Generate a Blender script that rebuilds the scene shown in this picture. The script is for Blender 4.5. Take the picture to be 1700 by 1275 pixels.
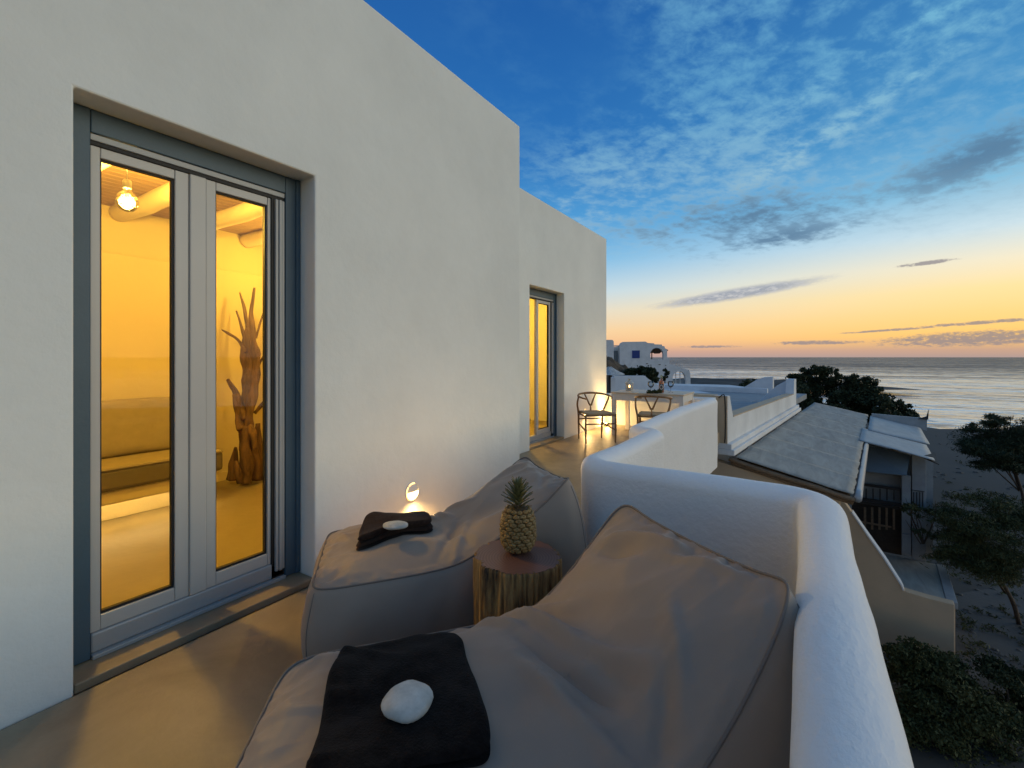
import bpy, bmesh, math, random
import numpy as np
from mathutils import Vector, Matrix, noise

random.seed(7); RNG = np.random.default_rng(7)
R_ = math.radians
for o in list(bpy.data.objects): bpy.data.objects.remove(o)
S = bpy.context.scene
C = S.collection

# ------------------------------------------------------------------ camera
EYE = 1.35
FP = 770.0                                   # focal length in pixels of a 1700 px wide frame
PSI = math.atan(485 / FP)                    # camera looks this far to the left of +Y
FW = (-math.sin(PSI), math.cos(PSI)); RT = (math.cos(PSI), math.sin(PSI))
cam = bpy.data.objects.new('camera', bpy.data.cameras.new('camera')); C.objects.link(cam)
cam.location = (0, 0, EYE); cam.rotation_euler = (R_(90), 0, PSI)
cam.data.sensor_width = 36; cam.data.lens = 36 * FP / 1700
cam.data.shift_y = -44.5 / 1700
cam.data.clip_start = 0.05; cam.data.clip_end = 60000
S.camera = cam

# ------------------------------------------------------------------ world: dusk sky
def lin(c):
    return tuple(((v / 255) / 12.92 if v / 255 <= .04045 else ((v / 255 + .055) / 1.055) ** 2.4) for v in c) + (1.0,)

class G:
    """tiny wrapper that turns python arithmetic into math nodes"""
    tree = None
    def __init__(s, sock): s.s = sock
    @staticmethod
    def m(op, *a):
        n = G.tree.nodes.new('ShaderNodeMath'); n.operation = op
        for i, x in enumerate(a):
            if isinstance(x, G): G.tree.links.new(x.s, n.inputs[i])
            else: n.inputs[i].default_value = x
        return G(n.outputs[0])
    def __add__(s, o): return G.m('ADD', s, o)
    __radd__ = __add__
    def __sub__(s, o): return G.m('SUBTRACT', s, o)
    def __rsub__(s, o): return G.m('SUBTRACT', o, s)
    def __mul__(s, o): return G.m('MULTIPLY', s, o)
    __rmul__ = __mul__
    def __truediv__(s, o): return G.m('DIVIDE', s, o)
def gstep(x, a, b):
    n = G.tree.nodes.new('ShaderNodeMapRange'); n.interpolation_type = 'SMOOTHSTEP'
    G.tree.links.new(x.s, n.inputs[0]); n.inputs[1].default_value = a; n.inputs[2].default_value = b
    return G(n.outputs[0])
def gramp(x, stops):
    n = G.tree.nodes.new('ShaderNodeValToRGB'); G.tree.links.new(x.s, n.inputs[0])
    el = n.color_ramp.elements
    while len(el) < len(stops): el.new(0.5)
    for e, (p, c) in zip(el, stops): e.position = p; e.color = c
    return n.outputs[0]
def gmix(f, a, b, mode='MIX'):
    n = G.tree.nodes.new('ShaderNodeMix'); n.data_type = 'RGBA'; n.blend_type = mode; n.clamp_factor = True
    for i, x in ((0, f), (6, a), (7, b)):
        if isinstance(x, G): G.tree.links.new(x.s, n.inputs[i])
        elif hasattr(x, 'is_linked'): G.tree.links.new(x, n.inputs[i])
        else: n.inputs[i].default_value = x
    return n.outputs[2]
def gvec(x, y, z):
    n = G.tree.nodes.new('ShaderNodeCombineXYZ')
    for i, v in enumerate((x, y, z)):
        if isinstance(v, G): G.tree.links.new(v.s, n.inputs[i])
        else: n.inputs[i].default_value = v
    return n.outputs[0]
def gnoise(vec, scale, detail=6, rough=.55, dist=0.0):
    n = G.tree.nodes.new('ShaderNodeTexNoise'); G.tree.links.new(vec, n.inputs['Vector'])
    n.inputs['Scale'].default_value = scale; n.inputs['Detail'].default_value = detail
    n.inputs['Roughness'].default_value = rough; n.inputs['Distortion'].default_value = dist
    return G(n.outputs[0])

SUN_AZ, SUN_EL = 66.0, 5.0                   # degrees; azimuth from +Y towards +X
W = bpy.data.worlds.new('World'); S.world = W; W.use_nodes = True
G.tree = W.node_tree; G.tree.nodes.clear()
tc = G.tree.nodes.new('ShaderNodeTexCoord')
sep = G.tree.nodes.new('ShaderNodeSeparateXYZ'); G.tree.links.new(tc.outputs['Generated'], sep.inputs[0])
dx, dy, dz = (G(sep.outputs[i]) for i in range(3))
el = G.m('ARCSINE', dz) * (180 / math.pi)
az = G.m('ARCTAN2', dx, dy) * (180 / math.pi)
dsun = G.m('ABSOLUTE', az - SUN_AZ)
dsun = G.m('MINIMUM', dsun, 360.0 - dsun)
e2 = G.m('MAXIMUM', el, 0.0)
tt = G.m('SQRT', e2 / 90.0)
q = lambda d: math.sqrt(d / 90)
pale = gramp(tt, [(0, lin((186, 160, 156))), (q(0.59), lin((214, 168, 148))), (q(1.43), lin((238, 186, 146))), (q(3.19), lin((240, 205, 162))),
                  (q(5.63), lin((222, 215, 198))), (q(7.98), lin((186, 211, 225))), (q(11.76), lin((116, 180, 222))), (q(16.80), lin((66, 146, 206))),
                  (q(23.52), lin((30, 108, 180))), (q(38.00), lin((20, 88, 160))), (1, lin((44, 98, 148)))])
rich = gramp(tt, [(0, lin((178, 156, 148))), (q(0.67), lin((206, 166, 136))), (q(2.02), lin((253, 200, 110))), (q(4.03), lin((254, 212, 134))),
                  (q(6.05), lin((252, 222, 156))), (q(8.40), lin((240, 228, 198))), (q(11.17), lin((200, 220, 228))), (q(15.12), lin((124, 184, 216))),
                  (q(21.00), lin((66, 144, 196))), (q(38.00), lin((28, 98, 166))), (1, lin((44, 98, 148)))])
west = gmix(gstep(dsun, 98, 46), pale, rich)
east = gramp(tt, [(0, lin((146, 142, 150))), (q(5), lin((168, 158, 162))), (q(14), lin((136, 150, 172))), (q(26), lin((60, 112, 170))),
                  (q(45), lin((36, 92, 150))), (1, lin((44, 98, 148)))])
sky = gmix(gstep(dsun, 115, 170), west, east)
# a physically based dusk sky adds its own faint air light
nish = G.tree.nodes.new('ShaderNodeTexSky'); nish.sky_type = 'NISHITA'; nish.sun_disc = False
nish.sun_elevation = R_(1.0); nish.sun_rotation = R_(SUN_AZ)
sky = gmix(0.03, sky, nish.outputs[0], 'ADD')
# clouds on a flat sheet overhead
pz = dz + 0.10
cx_, cy_ = dx / pz, dy / pz
ra = R_(-24)
ca = cx_ * math.cos(ra) + cy_ * math.sin(ra); cb = cy_ * math.cos(ra) - cx_ * math.sin(ra)
nv = gvec(ca * 1.0, cb * 0.45, 0.0)
n1 = gnoise(nv, 2.3, 10, .64, .12)
n2 = gnoise(gvec(ca * 1.0, cb * .8, 3.7), 13.0, 8, .62, .15)
n3 = gnoise(gvec(ca, cb * .6, 9.1), 0.9, 3, .5)
def bank(a0, e0, wa, we, rot=0.0):
    r = R_(rot)
    da = az - a0; de = el - e0
    p1 = (da * math.cos(r) + de * math.sin(r)) / wa; p2 = (de * math.cos(r) - da * math.sin(r)) / we
    return G.m('EXPONENT', -1.0 * (p1 * p1 + p2 * p2))
# high thin field
field = gstep(n1 * .46 + n2 * .54, .41, .64) * gstep(n3, .28, .52)
field = field * gstep(el, 9.0, 17.0) * G.m('MAXIMUM', gstep(az, -46.0, -24.0), gstep(el, 36.0, 50.0))  # cloud carried overhead, out of view, to mute the blue fill light
streak = G.m('MAXIMUM', bank(6, 23.5, 15, 1.1, 24), bank(12, 29.5, 14, 1.6, 20)) * gstep(n1 * .5 + n2 * .5, .38, .6)
field = G.m('MINIMUM', field * .72 + streak * .75, 1.0)
sky = gmix(field * .95, sky, gmix(gstep(el, 12, 30), lin((158, 190, 208)), gmix(gstep(el, 34, 55), lin((112, 176, 208)), lin((158, 170, 178)))))
# darker banks
dk = gstep(n1 * .55 + n2 * .45 + .18 * bank(-6, 15.2, 14, 2.8, 0) + .18 * bank(13.5, 17.2, 8, 2.2, 14) + .15 * bank(-2, 12.6, 8, 1.2, 4), .56, .75)
dk = dk * G.m('MAXIMUM', G.m('MAXIMUM', bank(-6, 15.2, 16, 3.6, 0), bank(13.5, 17.2, 9, 2.8, 14)), bank(-2, 12.6, 9, 1.6, 4))
sky = gmix(dk * .82, sky, lin((80, 114, 146)))
# long lens cloud and low bars over the sea
fine = gnoise(gvec(az * .12, el * .9, 1.0), 3.0, 6, .62, .3)
def bar(a0, e0, wa, we, rot): return bank(a0, e0, wa, we, rot)
fine2 = gnoise(gvec(az * .35, el * 1.1 - az * .12, 5.0), 2.6, 8, .68, .2)
lens = bar(-6.5, 7.0, 10.5, .80, 7.0)
lens = gstep(lens * (.30 + 1.3 * fine2), .34, .80)
sky = gmix(lens * .85, sky, gmix(gstep(fine2, .40, .62), lin((138, 148, 168)), lin((188, 190, 196))))
lows = G.m('MAXIMUM', G.m('MAXIMUM', bar(13, 1.65, 9, .85, 2), bar(1, 1.5, 5, .28, 0)), G.m('MAXIMUM', bar(13, 3.0, 6, .22, 3), bar(9.5, 8.6, 2.6, .26, 2)))
lows = G.m('MAXIMUM', lows, G.m('MAXIMUM', bar(-9, 1.2, 4, .2, 0), bar(7, 2.6, 5, .16, 3)))
fine3 = gnoise(gvec(az * .8, el * 2.0, 8.0), 2.2, 8, .7, .1)
lows = gstep(lows * (-.15 + 2.2 * fine3), .40, .85)
sky = gmix(lows * .8, sky, lin((138, 132, 140)))
hz = bank(0, -.6, 400, 1.5) * .35
sky = gmix(hz, sky, lin((150, 140, 150)))
bg = G.tree.nodes.new('ShaderNodeBackground'); G.tree.links.new(sky, bg.inputs[0]); bg.inputs[1].default_value = 1.0
wo = G.tree.nodes.new('ShaderNodeOutputWorld'); G.tree.links.new(bg.outputs[0], wo.inputs[0])
W.cycles.sampling_method = 'MANUAL'; W.cycles.sample_map_resolution = 512

sun = bpy.data.objects.new('sun', bpy.data.lights.new('sun', 'SUN')); C.objects.link(sun)
sun.data.energy = 0.82; sun.data.angle = R_(40); sun.data.color = (1.0, .90, .64)
_sd = Vector((math.sin(R_(SUN_AZ)) * math.cos(R_(SUN_EL + 8)), math.cos(R_(SUN_AZ)) * math.cos(R_(SUN_EL + 8)), math.sin(R_(SUN_EL + 8))))
sun.rotation_euler = _sd.to_track_quat('Z', 'Y').to_euler()

S.view_settings.view_transform = 'Standard'; S.view_settings.look = 'None'
S.view_settings.exposure = 0.06; S.view_settings.gamma = 1.0
S.render.engine = 'CYCLES'
S.cycles.use_denoising = True
try: S.cycles.denoiser = 'OPENIMAGEDENOISE'
except Exception: pass
S.cycles.max_bounces = 10; S.cycles.diffuse_bounces = 5; S.cycles.glossy_bounces = 4
S.cycles.transmission_bounces = 8; S.cycles.transparent_max_bounces = 16
S.cycles.sample_clamp_indirect = 6.0
S.cycles.caustics_reflective = False; S.cycles.caustics_refractive = False

# ------------------------------------------------------------------ geometry helpers
def dp(px, py, z):
    """point seen at (px, py) of the 1700x1275 photograph, z metres ahead"""
    l = (px - 850) / FP * z
    return Vector((z * FW[0] + l * RT[0], z * FW[1] + l * RT[1], EYE - (py - 593) / FP * z))
def hp(px, py, h): return dp(px, py, FP * (EYE - h) / (py - 593))
def along(px, X):
    """y coordinate where column px meets the plane x = X"""
    k = (px - 850) / FP
    return X * (FW[1] + RT[1] * k) / (FW[0] + RT[0] * k)

def mesh_obj(name, bm, m, parent=None, smooth=False):
    me = bpy.data.meshes.new(name); bm.normal_update(); bm.to_mesh(me); bm.free()
    return link_mesh(name, me, m, parent, smooth)
def link_mesh(name, me, m, parent=None, smooth=False):
    o = bpy.data.objects.new(name, me); C.objects.link(o)
    if m is not None and len(me.materials) == 0:
        for mm in (m if isinstance(m, (list, tuple)) else [m]): me.materials.append(mm)
    if smooth and len(me.polygons): me.polygons.foreach_set('use_smooth', [True] * len(me.polygons))
    if parent is not None: attach(o, parent)
    return o
def wloc(o):
    v = Vector(o.location)
    while o.parent: o = o.parent
    return v
BASE = {}
def attach(o, parent):
    o.parent = parent
    if parent.type == 'EMPTY' or parent.name in BASE:
        o.matrix_parent_inverse = BASE.get(parent.name, Matrix.Identity(4)).inverted()
    if parent.name in BASE: BASE[o.name] = BASE[parent.name]
def thing(name, label, cat, loc=(0, 0, 0), group=None):
    o = bpy.data.objects.new(name, None); C.objects.link(o); o.location = loc
    o.empty_display_size = .1
    BASE[o.name] = Matrix.Translation(loc)
    tag(o, label, cat, group); return o
def group_part(name, parent, label=None):
    o = bpy.data.objects.new(name, None); C.objects.link(o); attach(o, parent)
    if label: o['label'] = label
    BASE[o.name] = BASE[parent.name]
    o.matrix_parent_inverse = Matrix.Identity(4)
    return o
def tag(o, label, cat, group=None):
    o['label'] = label; o['category'] = cat
    if group: o['group'] = group
    return o
def struct(o, kind='structure'): o['kind'] = kind; return o
def pmod(o, w=.01, seg=2):
    b = o.modifiers.new('bevel', 'BEVEL'); b.width = w; b.segments = seg; b.limit_method = 'ANGLE'; b.angle_limit = R_(40)
    b.harden_normals = False
    return o
def box(bm, x0, x1, y0, y1, z0, z1):
    v = [bm.verts.new(p) for p in ((x0, y0, z0), (x1, y0, z0), (x1, y1, z0), (x0, y1, z0), (x0, y0, z1), (x1, y0, z1), (x1, y1, z1), (x0, y1, z1))]
    for f in ((3, 2, 1, 0), (4, 5, 6, 7), (0, 1, 5, 4), (1, 2, 6, 5), (2, 3, 7, 6), (3, 0, 4, 7)): bm.faces.new([v[i] for i in f])
    return v
def bx(name, x0, x1, y0, y1, z0, z1, m, parent=None, bev=0):
    bm = bmesh.new(); box(bm, min(x0, x1), max(x0, x1), min(y0, y1), max(y0, y1), min(z0, z1), max(z0, z1))
    o = mesh_obj(name, bm, m, parent)
    if bev: pmod(o, bev)
    return o
def hexa(name, pts, m, parent=None, bev=0):
    """8 points: bottom loop of 4 then top loop of 4"""
    bm = bmesh.new(); v = [bm.verts.new(p) for p in pts]
    for f in ((3, 2, 1, 0), (4, 5, 6, 7), (0, 1, 5, 4), (1, 2, 6, 5), (2, 3, 7, 6), (3, 0, 4, 7)): bm.faces.new([v[i] for i in f])
    bmesh.ops.recalc_face_normals(bm, faces=bm.faces)
    o = mesh_obj(name, bm, m, parent)
    if bev: pmod(o, bev)
    return o
def extrude_poly(name, loops, to3, depth, m, parent=None, bev=0):
    """loops: outer polygon then holes, 2D; to3(a, b, d) -> world point; d in {0, depth}"""
    bm = bmesh.new(); sides = []
    for d in (0, depth):
        es = []; rings = []
        for lp in loops:
            vs = [bm.verts.new(to3(a, b, d)) for a, b in lp]; rings.append(vs)
            es += [bm.edges.new((vs[i], vs[(i + 1) % len(vs)])) for i in range(len(vs))]
        if len(loops) == 1: bm.faces.new(rings[0])
        else: bmesh.ops.triangle_fill(bm, edges=es, use_beauty=True)
        sides.append(rings)
    for ra, rb in zip(*sides):
        n = len(ra)
        for i in range(n): bm.faces.new((ra[i], ra[(i + 1) % n], rb[(i + 1) % n], rb[i]))
    bmesh.ops.recalc_face_normals(bm, faces=bm.faces)
    o = mesh_obj(name, bm, m, parent)
    if bev: pmod(o, bev)
    return o
def catmull(pts, k=6, closed=False):
    P = [np.array(p, float) for p in pts]; n = len(P); out = []
    rng = range(n) if closed else range(n - 1)
    for i in rng:
        p0 = P[(i - 1) % n] if closed or i > 0 else P[0]; p1 = P[i]; p2 = P[(i + 1) % n]
        p3 = P[(i + 2) % n] if closed or i + 2 < n else P[n - 1]
        for j in range(k):
            t = j / k
            out.append(.5 * (2 * p1 + (p2 - p0) * t + (2 * p0 - 5 * p1 + 4 * p2 - p3) * t * t + (3 * p1 - p0 - 3 * p2 + p3) * t ** 3))
    if not closed: out.append(P[-1])
    return out
def tube_into(bm, pts, rad, n=8, closed=False, flat=1.0, jit=0.0):
    pts = [Vector(p) for p in pts]; L = len(pts)
    rads = rad if isinstance(rad, (list, tuple, np.ndarray)) else [rad] * L
    if len(rads) != L: rads = np.interp(np.linspace(0, 1, L), np.linspace(0, 1, len(rads)), rads)
    up = Vector((0, 0, 1)); rings = []; prev = None
    for i in range(L):
        a = pts[(i - 1) % L] if closed or i else pts[0]; b = pts[(i + 1) % L] if closed or i < L - 1 else pts[-1]
        t = (b - a).normalized()
        if prev is None:
            x = t.cross(up) if abs(t.dot(up)) < .95 else t.cross(Vector((1, 0, 0)))
        else: x = prev - t * prev.dot(t)
        x.normalize(); prev = x; y = t.cross(x)
        ring = []
        for j in range(n):
            A = 2 * math.pi * j / n
            rr = rads[i] * (1 + (jit * noise.noise(pts[i] * 7 + Vector((math.cos(A) * 1.3, math.sin(A) * 1.3, 0))) if jit else 0))
            ring.append(bm.verts.new(pts[i] + x * (math.cos(A) * rr) + y * (math.sin(A) * rr * flat)))
        rings.append(ring)
    for i in range(L if closed else L - 1):
        a, b = rings[i], rings[(i + 1) % L]
        for j in range(n): bm.faces.new((a[j], a[(j + 1) % n], b[(j + 1) % n], b[j]))
    if not closed:
        bm.faces.new(rings[0][::-1]); bm.faces.new(rings[-1])
def tube(name, pts, rad, m, parent=None, n=8, k=6, closed=False, flat=1.0, jit=0.0):
    bm = bmesh.new(); tube_into(bm, catmull(pts, k, closed) if k else pts, rad, n, closed, flat, jit)
    bmesh.ops.recalc_face_normals(bm, faces=bm.faces)
    return mesh_obj(name, bm, m, parent, True)
def lathe(name, prof, m, parent=None, n=24, at=(0, 0, 0), smooth=True, mfun=None):
    bm = bmesh.new(); rings = []
    for r, z in prof:
        rings.append([bm.verts.new((at[0] + r * math.cos(2 * math.pi * j / n), at[1] + r * math.sin(2 * math.pi * j / n), at[2] + z)) for j in range(n)])
    for a, b in zip(rings, rings[1:]):
        for j in range(n): bm.faces.new((a[j], a[(j + 1) % n], b[(j + 1) % n], b[j]))
    bm.faces.new(rings[0][::-1]); bm.faces.new(rings[-1])
    return mesh_obj(name, bm, m, parent, smooth)
def np_mesh(name, V, Fq, m, parent=None, smooth=True):
    me = bpy.data.meshes.new(name)
    me.from_pydata([tuple(p) for p in V], [], [tuple(int(i) for i in f) for f in Fq]); me.update()
    return link_mesh(name, me, m, parent, smooth)
def leaf_mesh(name, clumps, m, parent=None, size=.06, aspect=.45, droop=0.0, shell=.5):
    """clumps: (centre, radii, count); many small leaf faces through the volume"""
    P = []
    for c, r, n in clumps:
        ns = max(5, min(16, n // 40)); sd_ = RNG.normal(size=(ns, 3)); sd_ /= np.linalg.norm(sd_, axis=1)[:, None]
        sc = sd_ * (RNG.random(ns) ** .4)[:, None] * 1.0
        k = RNG.integers(0, ns, n); sr = (.20 + .28 * RNG.random(ns))[k]
        d = RNG.normal(size=(n, 3)) * np.array((.62, .62, .45))
        P.append(np.array(c) + (sc[k] + d * sr[:, None]) * np.array(r))
    P = np.concatenate(P); n = len(P)
    a = RNG.normal(size=(n, 3)); a[:, 2] -= droop; a /= np.linalg.norm(a, axis=1)[:, None]
    b = np.cross(a, RNG.normal(size=(n, 3))); b /= np.linalg.norm(b, axis=1)[:, None]
    s = size * (.6 + .8 * RNG.random(n))[:, None]
    V = np.stack([P - a * s, P + b * s * aspect, P + a * s, P - b * s * aspect], 1).reshape(-1, 3)
    me = bpy.data.meshes.new(name)
    me.vertices.add(4 * n); me.vertices.foreach_set('co', V.ravel())
    me.loops.add(4 * n); me.loops.foreach_set('vertex_index', np.arange(4 * n))
    me.polygons.add(n); me.polygons.foreach_set('loop_start', np.arange(n) * 4); me.polygons.foreach_set('loop_total', np.full(n, 4))
    me.update(); me.validate()
    o = link_mesh(name, me, m, parent); o['kind'] = 'stuff'
    return o

# ------------------------------------------------------------------ materials
def pmat(name, col, rough=.6, var=.08, vs=4.0, bump=.0, bs=30.0, metal=0.0, col2=None, spec=.4, big=0.0, bigs=1.5, sheen=0.0, stretch=None, detail=5, dist=0.0):
    m = bpy.data.materials.new(name); m.use_nodes = True; nt = m.node_tree; b = nt.nodes['Principled BSDF']
    t = nt.nodes.new('ShaderNodeTexCoord'); vec = t.outputs['Object']
    if stretch:
        mp = nt.nodes.new('ShaderNodeMapping'); mp.inputs['Scale'].default_value = stretch
        nt.links.new(vec, mp.inputs[0]); vec = mp.outputs[0]
    n = nt.nodes.new('ShaderNodeTexNoise'); n.inputs['Scale'].default_value = vs; n.inputs['Detail'].default_value = detail
    n.inputs['Roughness'].default_value = .62; n.inputs['Distortion'].default_value = dist
    nt.links.new(vec, n.inputs['Vector'])
    r = nt.nodes.new('ShaderNodeValToRGB'); nt.links.new(n.outputs[0], r.inputs[0])
    c = np.array(col[:3]); c2 = np.array(col2[:3]) if col2 is not None else c * (1 + var)
    c1 = c if col2 is not None else c * (1 - var)
    r.color_ramp.elements[0].position = .32; r.color_ramp.elements[1].position = .68
    r.color_ramp.elements[0].color = (*c1, 1); r.color_ramp.elements[1].color = (*np.minimum(c2, 1), 1)
    nt.links.new(r.outputs[0], b.inputs['Base Color'])
    b.inputs['Roughness'].default_value = rough; b.inputs['Metallic'].default_value = metal
    b.inputs['Specular IOR Level'].default_value = spec
    if sheen: b.inputs['Sheen Weight'].default_value = sheen; b.inputs['Sheen Roughness'].default_value = .5
    last = None
    if big:
        nb = nt.nodes.new('ShaderNodeTexNoise'); nb.inputs['Scale'].default_value = bigs; nb.inputs['Detail'].default_value = 3
        nt.links.new(vec, nb.inputs['Vector'])
        bb = nt.nodes.new('ShaderNodeBump'); bb.inputs['Strength'].default_value = 1; bb.inputs['Distance'].default_value = big
        nt.links.new(nb.outputs[0], bb.inputs['Height']); last = bb.outputs[0]
    if bump:
        n2 = nt.nodes.new('ShaderNodeTexNoise'); n2.inputs['Scale'].default_value = bs; n2.inputs['Detail'].default_value = 6
        n2.inputs['Roughness'].default_value = .6
        nt.links.new(vec, n2.inputs['Vector'])
        bb = nt.nodes.new('ShaderNodeBump'); bb.inputs['Strength'].default_value = 1; bb.inputs['Distance'].default_value = bump
        nt.links.new(n2.outputs[0], bb.inputs['Height'])
        if last is not None: nt.links.new(last, bb.inputs['Normal'])
        last = bb.outputs[0]
    if last is not None: nt.links.new(last, b.inputs['Normal'])
    return m
def emat(name, col, strength):
    m = bpy.data.materials.new(name); m.use_nodes = True; b = m.node_tree.nodes['Principled BSDF']
    b.inputs['Base Color'].default_value = (*col, 1); b.inputs['Emission Color'].default_value = (*col, 1)
    b.inputs['Emission Strength'].default_value = strength; return m
def glassmat(name, tint=(1, 1, 1), refl=1.0, ior=1.5):
    """thin pane: clear with a fresnel reflection"""
    m = bpy.data.materials.new(name); m.use_nodes = True; nt = m.node_tree; nt.nodes.clear()
    tr = nt.nodes.new('ShaderNodeBsdfTransparent'); tr.inputs[0].default_value = (*tint, 1)
    gl = nt.nodes.new('ShaderNodeBsdfGlossy'); gl.inputs['Roughness'].default_value = .01
    gl.inputs['Color'].default_value = (refl, refl, refl, 1)
    fr = nt.nodes.new('ShaderNodeFresnel'); fr.inputs[0].default_value = ior
    mx = nt.nodes.new('ShaderNodeMixShader'); ou = nt.nodes.new('ShaderNodeOutputMaterial')
    nt.links.new(fr.outputs[0], mx.inputs[0]); nt.links.new(tr.outputs[0], mx.inputs[1]); nt.links.new(gl.outputs[0], mx.inputs[2])
    nt.links.new(mx.outputs[0], ou.inputs[0]); return m

WHITE = pmat('white_plaster', (.775, .785, .735), .75, .06, .9, .0034, 18, big=.010, bigs=1.6, spec=.25)
WHITE_ROUGH = pmat('brushed_white_plaster', (.80, .79, .77), .6, .03, 2.5, .0042, 45, big=.014, bigs=2.2, spec=.35, stretch=(1, .55, 1))
WHITE_FAR = pmat('weathered_white_plaster', (.70, .70, .69), .8, .10, 1.2, .006, 9, spec=.2)
CREAM = pmat('interior_plaster', (.60, .50, .27), .7, .03, 1.5, .003, 12, spec=.2)
LAMPLIT = pmat('lamplit_plaster', (.56, .42, .28), .8, .06, 1.5, .004, 14, spec=.2)  # warm lamp light painted into the neighbour and garden wall fronts
CEMENT = pmat('polished_cement', (.255, .200, .128), .48, .27, 1.7, .002, 22, spec=.4, detail=8, dist=.6)
CEMENT_IN = pmat('interior_cement', (.25, .20, .11), .42, .14, 1.6, .0015, 22, spec=.4, detail=8, dist=.5)
BLUEGREY = pmat('blue_grey_paint', (.056, .100, .138), .45, .05, 6, .0008, 60)
OFFWHITE = pmat('off_white_lacquer', (.47, .46, .43), .35, .02, 5, spec=.5)
SILVER = pmat('grey_white_aluminium', (.33, .345, .35), .35, .03, 5, spec=.5)
BLACK = pmat('black_rubber', (.012, .012, .012), .6, .1, 20)
GLASS = glassmat('window_glass', (.97, .97, .95), .32)
FABRIC = pmat('taupe_canvas', (.285, .220, .170), .6, .05, 3, .0006, 420, spec=.35, sheen=.15)
PIPING = pmat('shaded_piping', (.17, .138, .115), .6, .05, 20)  # canvas piping, darkened so its colour holds the seam shadow
THROW = pmat('black_wool', (.0095, .0075, .0068), .95, .4, 40, .004, 160, spec=.03, sheen=.05)
THROW2 = pmat('brown_wool', (.026, .015, .011), .95, .3, 60, .002, 300, spec=.08, sheen=.05)
PEBBLE = pmat('white_pebble', (.47, .46, .42), .7, .2, 26, .001, 60)
WOOD_OAK = pmat('oiled_oak', (.24, .135, .058), .5, .25, 10, .0006, 60, stretch=(6, 6, 1))
WOOD_PALE = pmat('pale_table_top', (.62, .50, .36), .5, .10, 6, .0005, 40, stretch=(1, 8, 8))
TABLEW = pmat('white_table_paint', (.74, .70, .64), .5, .04, 6)
CORD = pmat('paper_cord', (.42, .32, .19), .8, .15, 90, .002, 160)
DRIFT = pmat('driftwood', (.135, .075, .030), .8, .5, 8, .006, 30, stretch=(3, 3, .6))
CEIL = pmat('ceiling_boards', (.36, .24, .14), .6, .25, 6, .001, 30, stretch=(6, .8, 1))
BEAMM = pmat('cream_beam', (.72, .62, .46), .6, .08, 4, .004, 8)
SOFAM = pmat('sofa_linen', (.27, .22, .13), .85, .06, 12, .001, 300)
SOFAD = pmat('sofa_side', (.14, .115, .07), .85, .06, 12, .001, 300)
CONCRETE = pmat('roof_membrane', (.33, .315, .275), .8, .2, 2.2, .008, 12, stretch=(2.4, .5, 1), detail=8, dist=.8)
SHEET = pmat('metal_sheet', (.36, .37, .36), .55, .12, 3, .003, 9, spec=.4, stretch=(2, .5, 1))
DARKWOOD = pmat('dark_timber', (.035, .028, .022), .7, .3, 12, .002, 40)
TIMBER = pmat('weathered_timber', (.20, .13, .075), .75, .35, 14, .003, 40, stretch=(1, 6, 6))
GREYPOST = pmat('grey_render', (.27, .29, .30), .8, .15, 3, .003, 20)
BLUEDOOR = pmat('blue_shutter_paint', (.012, .045, .21), .5, .1, 8)
LEAF_D = pmat('dark_foliage', (.020, .030, .013), .7, .5, 1.6, col2=(.050, .062, .028), spec=.2)
LEAF_M = pmat('olive_foliage', (.028, .040, .014), .7, .5, 1.6, col2=(.085, .090, .035), spec=.2)
BARKM = pmat('tree_bark', (.07, .05, .035), .85, .3, 12, .01, 30)
ROCKM = pmat('brown_rock', (.085, .068, .05), .9, .4, 1.2, .08, 2.5, detail=8)
GROUND = pmat('dry_ground', (.07, .064, .056), .9, .25, .35, .02, 3, detail=8)
SAND = pmat('grey_sand', (.060, .056, .050), .9, .12, .12, .01, 2, detail=8)
PAVE = pmat('paving', (.085, .08, .075), .85, .15, .9, .01, 8)
IRON = pmat('black_iron', (.012, .012, .013), .5, .1, 10)
TWINE = pmat('black_cable', (.02, .015, .012), .6, .1, 10)

# ------------------------------------------------------------------ ground, beach, sea
SEA = -6.2; GND = -5.15
def gp(px, py, h): v = hp(px, py, h); return (v.x, v.y)
shore = [gp(1900, 718, GND), gp(1700, 713.5, GND), gp(1620, 712, GND), gp(1560, 712, GND), gp(1470, 700, GND), gp(1390, 680, GND), gp(1310, 655, GND),
         gp(1236, 640, GND), gp(1190, 634, GND), gp(1144, 631.5, GND), gp(1050, 628, GND), gp(900, 625, GND)]
bm = bmesh.new()
ring = [(160, -60)] + [(p[0], p[1]) for p in shore] + [(-320, 60), (-320, -160), (160, -160)]
vt = [bm.verts.new((x, y, GND)) for x, y in ring]; bm.faces.new(vt)
cxy = np.mean(np.array(ring), 0)
vb = [bm.verts.new((x + (x - cxy[0]) * .03, y + (y - cxy[1]) * .03, SEA - .6)) for x, y in ring]
for i in range(len(ring)):
    j = (i + 1) % len(ring); bm.faces.new((vt[i], vt[j], vb[j], vb[i]))
bmesh.ops.recalc_face_normals(bm, faces=bm.faces)
struct(mesh_obj('ground', bm, SAND))

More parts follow.
